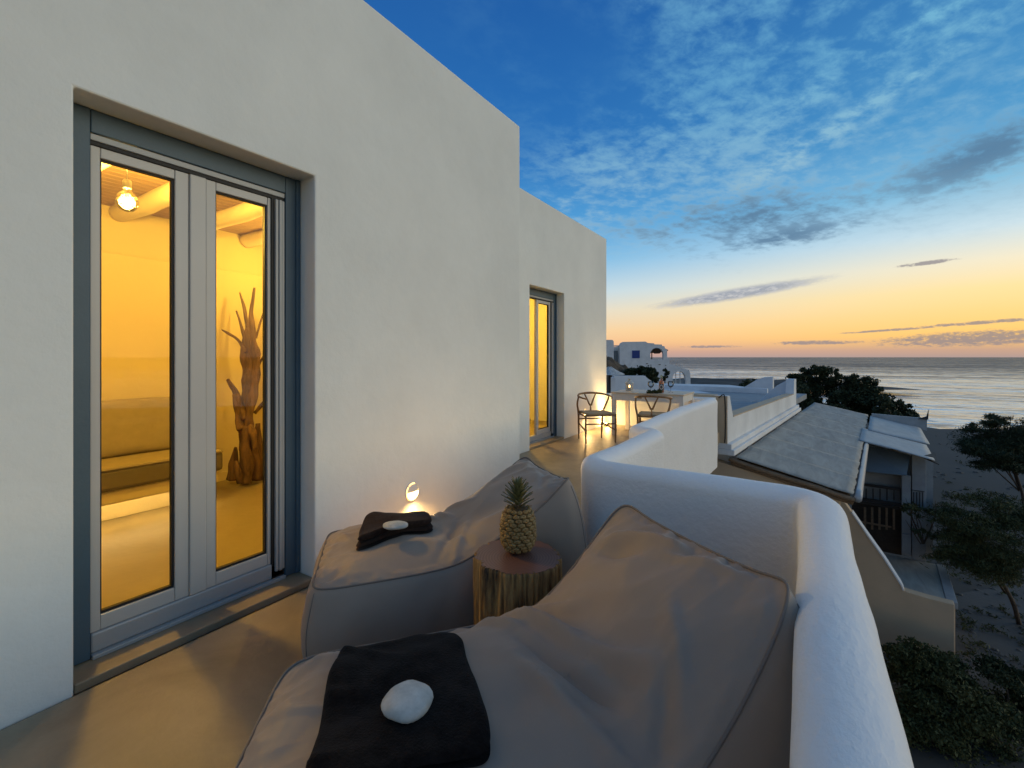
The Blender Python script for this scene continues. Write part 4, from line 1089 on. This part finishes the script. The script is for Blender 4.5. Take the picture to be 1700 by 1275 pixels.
# ------------------------------------------------------------------ neighbour house below the terrace
D0 = 1.8; P0 = hp(1213, 757, EYE - D0); RA = R_(6.2)
NU = Vector((math.sin(RA), math.cos(RA), 0)); NV = Vector((math.cos(RA), -math.sin(RA), 0))
def NP(s, t, h): p = P0 + NU * s + NV * t; return Vector((p.x, p.y, h))
def splane(px, py, s):
    """(t, h) where pixel column/row meets the plane at distance s along the neighbour's axis"""
    d = dp(px, py, 1.0) - Vector((0, 0, EYE)); o = Vector((0, 0, EYE))
    k = (s + (P0 - o).dot(NU)) / d.dot(NU); p = o + d * k
    return (p - P0).dot(NV), p.z
def nbox(name, s0, s1, t0, t1, h0, h1, m, parent, bev=0):
    return hexa(name, [NP(s0, t0, h0), NP(s0, t1, h0), NP(s1, t1, h0), NP(s1, t0, h0), NP(s0, t0, h1), NP(s0, t1, h1), NP(s1, t1, h1), NP(s1, t0, h1)], m, parent, bev)
nb = thing('neighbour_house', 'low neighbouring white house with grey lean-to roof beside the terrace', 'house', tuple(NP(4, -1, GND)))
FLR = -3.80
# body walls
hexa('wall', [NP(.06, -.70, FLR), NP(.06, 1.62, FLR), NP(.26, 1.62, FLR), NP(.26, -.70, FLR), NP(.06, -.70, -.50), NP(.06, 1.62, -.95), NP(.26, 1.62, -.95), NP(.26, -.70, -.50)], LAMPLIT, nb)
nbox('wall', .262, 9.0, -.35, -.10, FLR, -.46, WHITE_FAR, nb)
hexa('wall', [NP(6.9, -.099, FLR), NP(6.9, 3.2, FLR), NP(7.1, 3.2, FLR), NP(7.1, -.099, FLR), NP(6.9, -.099, -.62), NP(6.9, 3.2, -1.32), NP(7.1, 3.2, -1.32), NP(7.1, -.099, -.62)], GREYPOST, nb)
nbox('floor_slab', .262, 3.9, -3.0, 1.1, FLR - .15, FLR - .002, GREYPOST, nb)
nbox('floor_slab', 4.2, 6.9, -3.0, 1.88, FLR - .15, FLR - .002, GREYPOST, nb)
# upper block: front, low side parapet with raised ends
prof = [(0, -.235), (8.9, -.235), (8.9, .63), (8.45, .63), (8.35, .14), (.42, .215), (.16, .64), (0, .64)]
extrude_poly('side_parapet', [prof], lambda a, b_, d: NP(a, -.05 - d, b_), .24, WHITE_FAR, nb, .012)
nbox('front_parapet', .003, .30, -1.2, -.292, -.46, .64, LAMPLIT, nb, .01)
nbox('front_face', -.012, .001, -.29, -.055, -.235, .636, LAMPLIT, nb)  # thin sheet giving the white parapet end its painted lamp warmth
extrude_poly('coping', [[(.44, .217), (8.34, .142), (8.34, .162), (.44, .237)]], lambda a, b_, d: NP(a, -.045 - d, b_), .25, LAMPLIT, nb)
nbox('ledge', -.02, 9.0, -.35, .02, -.335, -.236, WHITE_FAR, nb, .01)
nbox('ledge', -.03, 9.05, -.35, .07, -.44, -.336, WHITE_FAR, nb, .01)
nbox('roof_terrace', .30, 14.0, -5.5, -.292, -.40, -.20, GREYPOST, nb)
# swooping far walls
def swoop(name, pxs, s, th, m, hb=-.2):
    top = [splane(px, py, s) for px, py in pxs]
    poly = [(top[0][0], hb)] + top + [(top[-1][0], hb)]
    return extrude_poly(name, [poly], lambda a, b_, d: NP(s + d, a, b_), th, m, nb, .01)
swoop('end_parapet', [(1246, 672), (1262, 664), (1275, 652), (1290, 640), (1305, 632), (1317, 631.5)], 8.62, .25, WHITE_FAR)
swoop('end_parapet', [(1228, 646), (1240, 640), (1255, 631), (1268, 626.3), (1283, 625.5)], 14.0, .3, WHITE_FAR)
swoop('far_parapet', [(1100, 642), (1180, 645), (1228, 647), (1258, 650)], 13.6, .25, WHITE_FAR)
nbox('far_parapet', 13.0, 13.2, -6, -1.6, -.25, .02, WHITE_FAR, nb, .01)
tube('cable', [NP(-.02, -.2, .60), NP(-.02, -.13, .66), NP(-.02, -.10, .62), NP(-.02, -.085, .30), NP(-.02, -.09, -.1), NP(-.02, -.10, -.22)], .010, TWINE, nb, 6, 5)
# lean-to roof in long strips
def rz(t): return -.45 - .213 * t
RS0, RS1, RT0, RT1 = -.02, 12.8, .09, 1.80
nstrip = 7
for i in range(nstrip):
    # strips run across the slope
    a = RS0 + (RS1 - RS0) * (i / nstrip) ** 1.25; c = RS0 + (RS1 - RS0) * ((i + 1) / nstrip) ** 1.25
    bm = bmesh.new(); N_ = 16; ro = []
    for k in range(N_ + 1):
        for l in range(7): pass
    g = []
    for k in range(N_ + 1):
        t = RT0 + (RT1 - RT0 + .02 * noise.noise(Vector((i * 3.1, 0, 0)))) * k / N_; row = []
        for l in range(9):
            s_ = a + (c + .10 - a) * l / 8
            if k == N_: t2 = t + .035 * noise.noise(Vector((s_ * 5, 3, 0))) + .02 * noise.noise(Vector((s_ * 17, 3, 0)))
            else: t2 = t
            row.append(bm.verts.new(NP(s_, t2, rz(t2) + .012 * noise.noise(Vector((s_ * 1.4, t * 3, 5))) + (.010 if l < 8 else .004) + .004 * (nstrip - i) * (1 if l > 6 else 0))))
        g.append(row)
    for k in range(N_):
        for l in range(8): bm.faces.new((g[k][l], g[k][l + 1], g[k + 1][l + 1], g[k + 1][l]))
    bmesh.ops.recalc_face_normals(bm, faces=bm.faces)
    o = mesh_obj('roof_strip', bm, CONCRETE, nb, True)
    sd = o.modifiers.new('t', 'SOLIDIFY'); sd.thickness = .012
hexa('roof_deck', [NP(0.0, RT0, rz(RT0) - .10), NP(0.0, RT1 - .05, rz(RT1) - .09), NP(12.7, RT1 - .05, rz(RT1) - .09), NP(12.7, RT0, rz(RT0) - .10),
                   NP(0.0, RT0, rz(RT0) - .03), NP(0.0, RT1 - .05, rz(RT1) - .02), NP(12.7, RT1 - .05, rz(RT1) - .02), NP(12.7, RT0, rz(RT0) - .03)], TIMBER, nb)
tube('eave_pole', [NP(-.02, -.02, rz(0) - .05), NP(-.03, .6, rz(.6) - .07), NP(-.02, 1.2, rz(1.2) - .06), NP(-.03, 1.82, rz(1.8) - .07)], .040, TIMBER, nb, 8, 4, jit=.3)
tube('eave_pole', [NP(.03, -.0, rz(0) - .12), NP(.02, .9, rz(.9) - .14), NP(.03, 1.80, rz(1.8) - .13)], .035, TIMBER, nb, 8, 4, jit=.3)
# gutter on the low side
bm = bmesh.new(); gpts = [NP(s_, 1.86, rz(1.86) - .03) for s_ in np.linspace(-.03, 5.7, 12)]
tube_into(bm, gpts, .055, 10); mesh_obj('gutter', bm, SILVER, nb, True)
# porch roof further back: uneven metal sheets
def rsheet(name, s0, s1, t0, t1, dz, m, skew=0.0):
    bm = bmesh.new(); g = []
    for i in range(15):
        row = []
        for j in range(11):
            s_ = s0 + (s1 - s0) * i / 14 + skew * j / 10; t = t0 + (t1 - t0) * j / 10
            row.append(bm.verts.new(NP(s_, t, rz(t) + dz + .02 * noise.noise(Vector((s_ * 1.2, t * 1.5, dz * 20))))))
        g.append(row)
    for i in range(14):
        for j in range(10): bm.faces.new((g[i][j], g[i + 1][j], g[i + 1][j + 1], g[i][j + 1]))
    bmesh.ops.recalc_face_normals(bm, faces=bm.faces)
    o = mesh_obj(name, bm, m, nb, True); sd = o.modifiers.new('t', 'SOLIDIFY'); sd.thickness = .015; return o
rsheet('porch_sheet', 5.75, 8.3, 1.72, 3.14, .035, SHEET, -.2)
rsheet('porch_sheet', 8.1, 12.2, 1.86, 3.22, .050, SHEET, .1)
hexa('back_board', [NP(12.2, 1.9, rz(1.9)), NP(12.2, 3.4, rz(3.4)), NP(12.3, 3.4, rz(3.4)), NP(12.3, 1.9, rz(1.9)), NP(12.2, 1.9, rz(1.9) + .16), NP(12.2, 3.4, rz(3.4) + .42), NP(12.3, 3.4, rz(3.4) + .42), NP(12.3, 1.9, rz(1.9) + .16)], SHEET, nb)
bm = bmesh.new(); pk = [bm.verts.new(p) for p in (NP(12.1, 3.15, rz(3.2) + .36), NP(12.1, 3.42, rz(3.4) + .40), NP(12.2, 3.44, rz(3.4) + .75), NP(12.18, 3.38, rz(3.4) + .5))]
bm.faces.new(pk); o = mesh_obj('torn_corner', bm, DARKWOOD, nb); sd = o.modifiers.new('t', 'SOLIDIFY'); sd.thickness = .02
bm = bmesh.new(); pk = [bm.verts.new(p) for p in (NP(5.7, 2.9, rz(2.9) + .04), NP(5.6, 3.22, rz(3.2) - .02), NP(6.4, 3.20, rz(3.2) + .12))]
bm.faces.new(pk); o = mesh_obj('torn_corner', bm, DARKWOOD, nb); sd = o.modifiers.new('t', 'SOLIDIFY'); sd.thickness = .02
# lower awning sheet hung under the porch roof
aw = [splane(1441, 741, 6.7), splane(1511, 756, 6.7), splane(1505, 790, 6.1), splane(1434, 783, 6.1)]
bm = bmesh.new(); v4 = [bm.verts.new(NP(s_, a[0], a[1])) for s_, a in zip((6.7, 6.7, 6.1, 6.1), aw)]
bm.faces.new(v4); o = mesh_obj('awning_sheet', bm, pmat('blue_grey_sheet', (.16, .22, .27), .5, .08, 3), nb); sd = o.modifiers.new('t', 'SOLIDIFY'); sd.thickness = .02
# porch posts and railing
def npost(name, px0, px1, py0, py1, s, dep, m):
    a = splane(px0, py0, s); c = splane(px1, py1, s)
    return nbox(name, s, s + dep, min(a[0], c[0]), max(a[0], c[0]), min(a[1], c[1]), max(a[1], c[1]), m, nb, .008)
npost('post', 1497, 1512, 788, 924, 6.42, .22, GREYPOST)
npost('pier', 1514, 1537.5, 752, 934, 6.44, .45, GREYPOST)
npost('post', 1409, 1414, 815, 905, 6.0, .08, GREYPOST)
npost('base_block', 1497, 1512.5, 886, 921, 6.36, .05, GREYPOST)
npost('doorway_shade', 1408, 1497, 831, 922, 6.88, .015, DARKWOOD)  # dark sheet standing in for the shade inside the open porch
rl0 = splane(1428, 807, 6.5); rl1 = splane(1535, 819, 6.5)
npost('hand_rail', 1428, 1497, 806, 811, 6.5, .05, IRON); npost('hand_rail', 1428, 1497, 831, 836, 6.5, .05, IRON)
npost('porch_back', 1428, 1497, 783, 809, 6.86, .016, GREYPOST)
for k in range(6):
    px = 1438 + k * 11.5; npost('baluster', px - 1.2, px + 1.2, 811, 831, 6.51, .03, IRON)
npost('hand_rail', 1513, 1535, 813, 817, 6.40, .03, IRON)
for k in range(4):
    px = 1517 + k * 5; npost('baluster', px - .9, px + .9, 817, 846, 6.40, .02, IRON)
npost('gate_frame', 1428, 1494, 836, 842, 6.55, .04, DARKWOOD)
for k in range(5):
    px = 1436 + k * 12; npost('gate_slat', px - 2, px + 2, 842, 880, 6.56, .03, TIMBER)
npost('gate_rail', 1430, 1480, 868, 874, 6.55, .03, TIMBER)

# stepped garden wall with slab in front of the porch
gw = thing('garden_wall', 'stepped retaining wall in painted lamp warmth with a dark slab on top below the parapet', 'wall', tuple(NP(4, 3, GND)))
gtop = [splane(px, py, 3.95) for px, py in ((1330, 735), (1415, 852), (1440, 888), (1470, 930), (1497, 972), (1501, 981), (1541, 993), (1585, 1004))]
poly = [(gtop[0][0], GND - .1)] + gtop + [(gtop[-1][0], GND - .1)]
extrude_poly('face', [poly], lambda a, b_, d: NP(3.95 + d, a, b_), .22, LAMPLIT, gw, .015)  # front tone includes painted warm light, no lamp shines here
extrude_poly('white_edge', [[(a - .02, h + .002) for a, h in gtop[1:6]] + [(a + .0, h + .022) for a, h in gtop[1:6]][::-1]], lambda a, b_, d: NP(3.93 + d, a, b_), .26, WHITE_FAR, gw)
nbox('slab', 4.172, 6.40, 1.9, 3.22, -3.86, -3.765, CONCRETE, gw, .01)
nbox('slab_border', 4.172, 6.40, 3.222, 3.40, -3.88, -3.750, GREYPOST, gw, .01)
nbox('body', 4.18, 6.38, 2.0, 3.36, GND - .1, -3.882, LAMPLIT, gw)

# ------------------------------------------------------------------ far Cycladic building
FZ = 60.0; px_m = FZ / FP
fo = dp(1012, 593, FZ)
AX = Vector((RT[0], RT[1], 0)); AN = Vector((FW[0], FW[1], 0))
def FB(px, py, d=0.0):
    p = fo + AX * ((px - 1012) * px_m) + AN * d; return Vector((p.x, p.y, EYE + (593 - py) * px_m))
fb = thing('seaside_house', 'distant white house with stepped arches and blue shutters by the sea', 'house', tuple(FB(1075, 645, 2)))
def arch(px0, px1, ptop, pbot, n=12):
    cx = (px0 + px1) / 2; r = (px1 - px0) / 2; ys = ptop + r
    return [(px0, pbot)] + [(cx - r * math.cos(math.pi * k / n), ys - r * math.sin(math.pi * k / n)) for k in range(n + 1)] + [(px1, pbot)]
outl = [(1029, 646), (1029, 573), (1031, 569.5), (1035, 567.6), (1071.8, 567), (1075, 569.3), (1086, 570), (1086.5, 571.6), (1098.8, 571.9), (1099.2, 574.2), (1103.2, 574.8), (1104.2, 579), (1107.5, 580), (1107.6, 593.4),
        (1110.7, 593.9), (1111.2, 604), (1120, 605), (1121, 607.6), (1127.6, 608.3), (1128.8, 610.2), (1135, 611.2), (1143.5, 614.2), (1146, 620.6), (1146.7, 646)]
extrude_poly('facade', [outl, arch(1079.6, 1101.6, 577.4, 596.4), arch(1117, 1138, 616.5, 637.5)], lambda a, b_, d: FB(a, b_, d), .55, WHITE_FAR, fb)
extrude_poly('side_block', [[(1005, 646), (1005, 564.2), (1016.5, 564.2), (1018.6, 566), (1019, 569), (1019, 646)]], lambda a, b_, d: FB(a, b_, d), 5, WHITE_FAR, fb)
extrude_poly('main_block', [[(1029.2, 645.8), (1029.2, 575), (1074, 570), (1076, 645.8)]], lambda a, b_, d: FB(a, b_, .56 + d), 6, WHITE_FAR, fb)
extrude_poly('link_wall', [[(1019.1, 645), (1019.1, 582), (1028.9, 582), (1028.9, 645)]], lambda a, b_, d: FB(a, b_, 1.2 + d), 3, GREYPOST, fb)
extrude_poly('pergola_bar', [[(1018, 573.2), (1018, 575), (1030, 575), (1030, 573.2)]], lambda a, b_, d: FB(a, b_, .4 + d), .3, WHITE_FAR, fb)
extrude_poly('lower_block', [[(1076.2, 645.8), (1076.2, 598.5), (1106, 598.5), (1110, 645.8)]], lambda a, b_, d: FB(a, b_, .56 + d), 5, WHITE_FAR, fb)
THATCH = pmat('dry_thatch', (.10, .06, .035), .9, .4, 6, .05, 8)
extrude_poly('thatch_ceiling', [[(1078, 580), (1082, 584.8), (1088, 582), (1091, 586), (1095, 583.4), (1098, 587), (1103, 583), (1104, 575.5), (1078, 574.5)]], lambda a, b_, d: FB(a, b_, .8 + d), 2.2, THATCH, fb)
for px in (1083.6, 1091.6): extrude_poly('pergola_post', [[(px - .7, 598), (px - .7, 580), (px + .7, 580), (px + .7, 598)]], lambda a, b_, d: FB(a, b_, 2.4 + d), .12, DARKWOOD, fb)
extrude_poly('thatch_canopy', [[(1105, 577.5), (1112.5, 581), (1110, 583), (1109.5, 585.5), (1105, 584)]], lambda a, b_, d: FB(a, b_, .6 + d), 1.5, THATCH, fb)
def shutter(px0, px1, py0, py1, nl):
    f_ = extrude_poly('window', [[(px0, py1), (px0, py0), (px1, py0), (px1, py1)]], lambda a, b_, d: FB(a, b_, -.05 + d), .049, BLUEDOOR, fb)
    for k in range(nl):
        a0 = px0 + .3 + (px1 - px0 - .4) * k / nl; a1 = px0 + .1 + (px1 - px0 - .4) * (k + 1) / nl
        extrude_poly('shutter_leaf', [[(a0, py1 - .4), (a0, py0 + .4), (a1, py0 + .4), (a1, py1 - .4)]], lambda a, b_, d: FB(a, b_, -.09 + d), .04, BLUEDOOR, f_)
shutter(1049.3, 1062, 581.8, 594.6, 2); shutter(1082.5, 1091.8, 617, 626, 2)
for px in (1123, 1130): extrude_poly('arch_mullion', [[(px - .5, 637.5), (px - .5, 617), (px + .5, 617), (px + .5, 637.5)]], lambda a, b_, d: FB(a, b_, .2 + d), .12, WHITE_FAR, fb)
extrude_poly('arch_sill', [[(1117, 637.5), (1117, 630.5), (1138, 630.5), (1138, 637.5)]], lambda a, b_, d: FB(a, b_, .22 + d), .3, GREYPOST, fb)
for (px, py, w_) in ((1074, 603.5, 2), (1080.5, 606, 1), (1095, 605, 2), (1105, 606.3, 1)):
    extrude_poly('stone_inlay', [[(px - w_, py + .6), (px - w_ * .5, py - .6), (px + w_, py - .3), (px + w_ * .6, py + .7)]], lambda a, b_, d: FB(a, b_, -.06 + d), .059, ROCKM, fb)

# ------------------------------------------------------------------ terrain behind: rocky hill, headland
def mound(name, cx, cy, rx, ry, z0, h, m, seed, n=64, rough=.3, rot=0.0):
    V = []; Fq = []
    for i in range(n + 1):
        for j in range(n + 1):
            u_, v_ = i / n * 2 - 1, j / n * 2 - 1; r = min(1, math.hypot(u_, v_))
            P = Vector((u_ * 2.5, v_ * 2.5, seed))
            f = max(0, 1 - r * r) ** .9
            z = z0 + h * f * (1 + rough * noise.noise(P) + rough * .6 * noise.noise(P * 3.1)) + rough * .35 * h * f * abs(noise.noise(P * 6.3)) - .05
            x, y = u_ * rx, v_ * ry
            V.append((cx + x * math.cos(rot) - y * math.sin(rot), cy + x * math.sin(rot) + y * math.cos(rot), z))
    for i in range(n):
        for j in range(n): A = i * (n + 1) + j; Fq.append((A, A + n + 1, A + n + 2, A + 1))
    o = np_mesh(name, V, Fq, m); return o
hc = dp(985, 620, 48)
o = mound('rocky_hill', hc.x, hc.y, 7.6, 5, GND, 6.7, ROCKM, 3.3, 80, .22, PSI); struct(o)
hc = dp(1195, 636, 105); o = mound('headland', hc.x, hc.y, 36, 12, GND, 1.6, GROUND, 8.1, 64, .3, PSI); struct(o)
hc = dp(1085, 636, 64); o = mound('headland', hc.x, hc.y, 12, 7, GND, 3.4, GROUND, 2.1, 48, .2, PSI); struct(o)

# low white yard wall behind the table with a sloped end
def zbox_poly(name, pts, z, th, m, label, cat, parent=None, group=None):
    o = extrude_poly(name, [pts], lambda a, b_, d: dp(a, b_, z) + AN * d, th, m, parent)
    if parent is None: tag(o, label, cat, group)
    return o
zbox_poly('yard_wall', [(1019, 700), (1019, 624), (1071, 624), (1076, 629), (1112, 651), (1112, 700)], 17, .3, WHITE_FAR, 'white yard wall with sloping end behind the dining table', 'wall')
zbox_poly('gate_pillar', [(1013.5, 700), (1013.5, 627), (1021.5, 627), (1021.5, 700)], 15.5, .3, WHITE_FAR, 'short white gate pillar beside the far house corner', 'pillar')
zbox_poly('flat_roof_house', [(1085, 760), (1085, 641.5), (1262, 645.5), (1262, 760)], 24, 3.4, WHITE_FAR, 'long flat-roofed pale house beyond the dining table', 'house')
zbox_poly('flat_roof_house', [(1128, 760), (1128, 651.5), (1240, 654), (1240, 760)], 20, 2.5, WHITE_FAR, 'lower flat-roofed pale block in front of the long flat roof', 'house')
# ragged beach parasol top by the house corner
um = thing('straw_parasol', 'ragged pale straw parasol peeking past the house corner', 'parasol', tuple(dp(1010, 650, 15)))
uc = dp(1012, 609, 14.5)
bm = bmesh.new(); rings = []
for i in range(6):
    r = .04 + .42 * i / 5; rings.append([bm.verts.new((uc.x + r * (1 + .12 * noise.noise(Vector((j, i, 0)))) * math.cos(j * 2 * math.pi / 28), uc.y + r * math.sin(j * 2 * math.pi / 28), uc.z - .24 * i / 5 + .03 * noise.noise(Vector((j * 1.7, i * 2.1, 4))))) for j in range(28)])
for a, c in zip(rings, rings[1:]):
    for j in range(28): bm.faces.new((a[j], a[(j + 1) % 28], c[(j + 1) % 28], c[j]))
o = mesh_obj('canopy', bm, pmat('pale_straw', (.45, .46, .45), .9, .3, 20, .02, 30), um)
tube('pole', [(uc.x, uc.y, GND), (uc.x, uc.y, uc.z)], .04, DARKWOOD, um, 8, 0)

# ------------------------------------------------------------------ vegetation
def tree(name, label, cat, base, height, clumps, n_leaf, size, m, trunk_r=.12, group=None, aspect=.45, droop=0.0, limbs=6):
    t = thing(name, label, cat, base, group); b_ = Vector(base)
    tc_ = np.mean(np.array([c for c, r, w in clumps]), 0)
    mid = b_.lerp(Vector(tc_), .6) + Vector((random.uniform(-.15, .15), random.uniform(-.15, .15), 0))
    bm = bmesh.new()
    tube_into(bm, catmull([b_, b_.lerp(mid, .5) + Vector((.06, -.05, 0)), mid], 5), [trunk_r, trunk_r * .8, trunk_r * .6], 8, jit=.4)
    for k in range(min(limbs, len(clumps))):
        c = Vector(clumps[k][0]); s_ = b_.lerp(mid, random.uniform(.55, 1))
        tube_into(bm, catmull([s_, s_.lerp(c, .5) + Vector((random.uniform(-.2, .2), random.uniform(-.2, .2), .1)), c], 4), [trunk_r * .5, trunk_r * .3, trunk_r * .12], 6)
    mesh_obj('trunk', bm, BARKM, t, True)
    tot = sum(w for _, _, w in clumps)
    leaf_mesh('crown', [(c, r, max(8, int(n_leaf * w / tot))) for c, r, w in clumps], m, t, size, aspect, droop)
    return t
def pclump(px, py, z, rpx, rpy, w=1.0, rd=None):
    c = dp(px, py, z); k = z / FP
    return (tuple(c), (rpx * k, (rd if rd else rpx) * k, rpy * k), w)
# dark thicket on the beach: separate big shrubs
def thicket(cols, z, label, seed, group, m=LEAF_D, n=20000, size=.085):
    rs = random.Random(seed); cl = []
    for (px, top, w) in cols:
        for k in range(7):
            py = top + 8 + (700 - top) * (k / 7) ** 1.1
            cl.append(pclump(px + rs.uniform(-w, w) * .6, py, z + rs.uniform(-1.5, 1.5), w * rs.uniform(.6, 1.0), rs.uniform(8, 15)))
        for k in range(5):
            cl.append(pclump(px + rs.uniform(-w, w), top + rs.uniform(0, 10), z + rs.uniform(-1, 1), rs.uniform(4, 8), rs.uniform(3, 6), .25))
    b_ = dp(cols[len(cols) // 2][0], 700, z); b_.z = GND
    tree('beach_shrub', label, 'shrub', tuple(b_), 5, cl, n, size, m, .14, group)
thicket([(1328, 622, 16), (1352, 607, 18), (1378, 619, 18)], 27, 'tallest dark beach shrub rising above the roof end', 1, 'dark shrubs behind the lean-to roof')
thicket([(1402, 622, 18), (1428, 632, 18), (1448, 643, 16)], 25.5, 'middle dark beach shrub behind the lean-to roof', 2, 'dark shrubs behind the lean-to roof')
thicket([(1468, 655, 15), (1490, 668, 15), (1512, 682, 12)], 24, 'low dark beach shrub tapering toward the sea', 3, 'dark shrubs behind the lean-to roof', n=6000)
thicket([(1240, 634, 9), (1252, 631, 7)], 30, 'small dark bush between the swooping parapets', 4, None, n=2500, size=.10)
# bushes by the far house
def bush(pxs, z, label, group, m=LEAF_D, n=4000, size=.12, cat='bush'):
    cl = [pclump(px, py, z, rx, ry) for px, py, rx, ry in pxs]; b_ = dp(pxs[0][0], 640, z); b_.z = -3.4
    tree('bush', label, cat, tuple(b_), 2, cl, n, size, m, .08, group)
bush([(1050, 617, 10, 6), (1065, 614, 9, 6), (1040, 622, 12, 6), (1060, 624, 12, 8)], 46, 'dark bush on the rocky slope below the seaside house', None)
bush([(1076, 618, 9, 8), (1086, 626, 8, 10), (1080, 634, 9, 8)], 45, 'dark bush right of the slope bush, before the far house', None)
bush([(1104, 616, 4, 4), (1107, 622, 5, 5), (1102, 628, 4, 6)], 52, 'spindly bush at the foot of the seaside house', None, n=900, size=.11)
# feathery tamarisk trees on the right
def feather(cl, base, label, n, size, m, tr=.10):
    tree('tamarisk_tree', label, 'tree', base, 3, cl, n, size, m, tr, 'tamarisk trees beside the beach', .16, .3, 8)
b_ = dp(1700, 800, 19); b_.z = GND
feather([pclump(1655, 735, 19, 45, 26), pclump(1690, 720, 19, 38, 26), pclump(1640, 752, 18.5, 34, 16), pclump(1630, 712, 19.5, 22, 12, .35), pclump(1690, 760, 19, 40, 22), pclump(1615, 745, 19, 14, 10, .25), pclump(1655, 698, 19, 16, 9, .3), pclump(1735, 735, 19.5, 40, 36), pclump(1650, 770, 18.6, 30, 10, .4)],
        tuple(b_), 'feathery dark tamarisk tree by the water at the right edge', 36000, .075, LEAF_D, .06)
b_ = hp(1692, 1036, GND)
feather([pclump(1680, 860, 10.8, 50, 22), pclump(1640, 880, 10.6, 55, 26), pclump(1600, 905, 10.6, 40, 22, .7), pclump(1590, 850, 11, 38, 10, .35), pclump(1660, 920, 10.4, 52, 30), pclump(1610, 940, 10.5, 40, 22, .6), pclump(1575, 870, 10.7, 22, 14, .22), pclump(1700, 940, 10.6, 40, 34), pclump(1640, 830, 11.2, 46, 9, .35), pclump(1570, 925, 10.6, 22, 12, .2), pclump(1740, 880, 10.6, 40, 40)],
        tuple(b_), 'nearer olive tamarisk tree hanging over the garden path', 42000, .048, LEAF_M, .05)
# bare twig shrub before the pier
tw = thing('twig_shrub', 'thin bare shrub growing in front of the porch pier', 'shrub', tuple(dp(1532, 905, 11.2)))
rs = random.Random(5)
for k in range(9):
    a = dp(1531 + rs.uniform(-3, 3), 903, 11.1); e = dp(1515 + rs.uniform(-12, 45), 830 + rs.uniform(-15, 40), 11.0)
    tube('twig', [a, a.lerp(e, .5) + Vector((rs.uniform(-.1, .1), rs.uniform(-.1, .1), .1)), e], [.014, .009, .004], BARKM, tw, 5, 4)
leaf_mesh('leaves', [pclump(1500, 838, 11, 14, 8, 1)[:2] + (120,), pclump(1535, 850, 11, 18, 12)[:2] + (160,), pclump(1525, 880, 11, 10, 10)[:2] + (50,)], LEAF_D, tw, .05, .4)
# foreground flower bed shrubs, bottom right
def bed(pxs, z, label, n, m=LEAF_D, size=.045):
    cl = [pclump(px, py, z, rx, ry, w) for px, py, rx, ry, w in pxs]; b_ = dp(pxs[0][0], pxs[0][1] + 40, z); b_.z = GND
    tree('garden_shrub', label, 'shrub', tuple(b_), 1, cl, n, size, m, .05, 'shrubs along the garden wall')
bed([(1500, 1092, 22, 16, 1), (1535, 1098, 32, 14, 1), (1580, 1112, 34, 14, 1), (1520, 1125, 40, 26, 2), (1570, 1135, 40, 24, 2), (1485, 1080, 10, 10, .3), (1525, 1074, 22, 6, .2), (1565, 1088, 20, 6, .2)], 8.6, 'leafy dark shrub against the garden wall', 20000, LEAF_M, .033)
bed([(1530, 1180, 46, 30, 2), (1590, 1170, 50, 26, 2), (1640, 1190, 44, 30, 2), (1560, 1220, 50, 34, 2), (1620, 1240, 50, 34, 2), (1540, 1260, 40, 30, 2)], 7.9, 'broad dark shrub at the bottom right beneath the parapet', 28000, LEAF_M, .032)
bed([(1660, 1120, 34, 14, 1), (1700, 1140, 30, 20, 1), (1690, 1190, 34, 30, 1.5), (1720, 1230, 40, 40, 1.5), (1670, 1260, 40, 24, 1)], 8.3, 'dark shrub at the lower right corner of the garden', 18000, LEAF_D, .032)
# paved path across the garden
bm = bmesh.new(); pp = [hp(px, py, GND + .004) for px, py in ((1400, 1110), (1590, 985), (1760, 960), (1900, 1010), (1900, 1140), (1640, 1120), (1560, 1160))]
bm.faces.new([bm.verts.new(p) for p in pp]); bmesh.ops.recalc_face_normals(bm, faces=bm.faces); struct(mesh_obj('garden_path', bm, PAVE))

# loose stones and tufts scattered over the sand and garden
V = []; Fq = []; rs = random.Random(11)
for k in range(420):
    px = rs.uniform(1380, 1760); py = rs.choice((rs.uniform(722, 860), rs.uniform(960, 1120)))
    c = hp(px, py, GND); r0 = rs.uniform(.02, .10) * (1.4 if py < 860 else .7); b0 = len(V)
    for zz_, rr in ((-.01, 1.0), (.35, .9), (.62, .45)):
        for j in range(6):
            a = j * math.pi / 3 + rs.uniform(-.3, .3); V.append((c.x + r0 * rr * math.cos(a) * rs.uniform(.8, 1.3), c.y + r0 * rr * math.sin(a), c.z + r0 * zz_))
    for q_ in range(2):
        for j in range(6): Fq.append((b0 + q_ * 6 + j, b0 + q_ * 6 + (j + 1) % 6, b0 + q_ * 6 + 6 + (j + 1) % 6, b0 + q_ * 6 + 6 + j))
    Fq.append(tuple(b0 + 12 + j for j in range(6)))
struct(np_mesh('stones', V, Fq, pmat('grey_stone', (.10, .095, .085), .9, .3, 6), None, False), 'stuff')
tf = [(tuple(hp(rs.uniform(1560, 1740), rs.uniform(730, 1110), GND) + Vector((0, 0, .06))), (.22, .22, .10), 60) for k in range(70)]
leaf_mesh('ground_tufts', tf, LEAF_M, None, .045, .25)
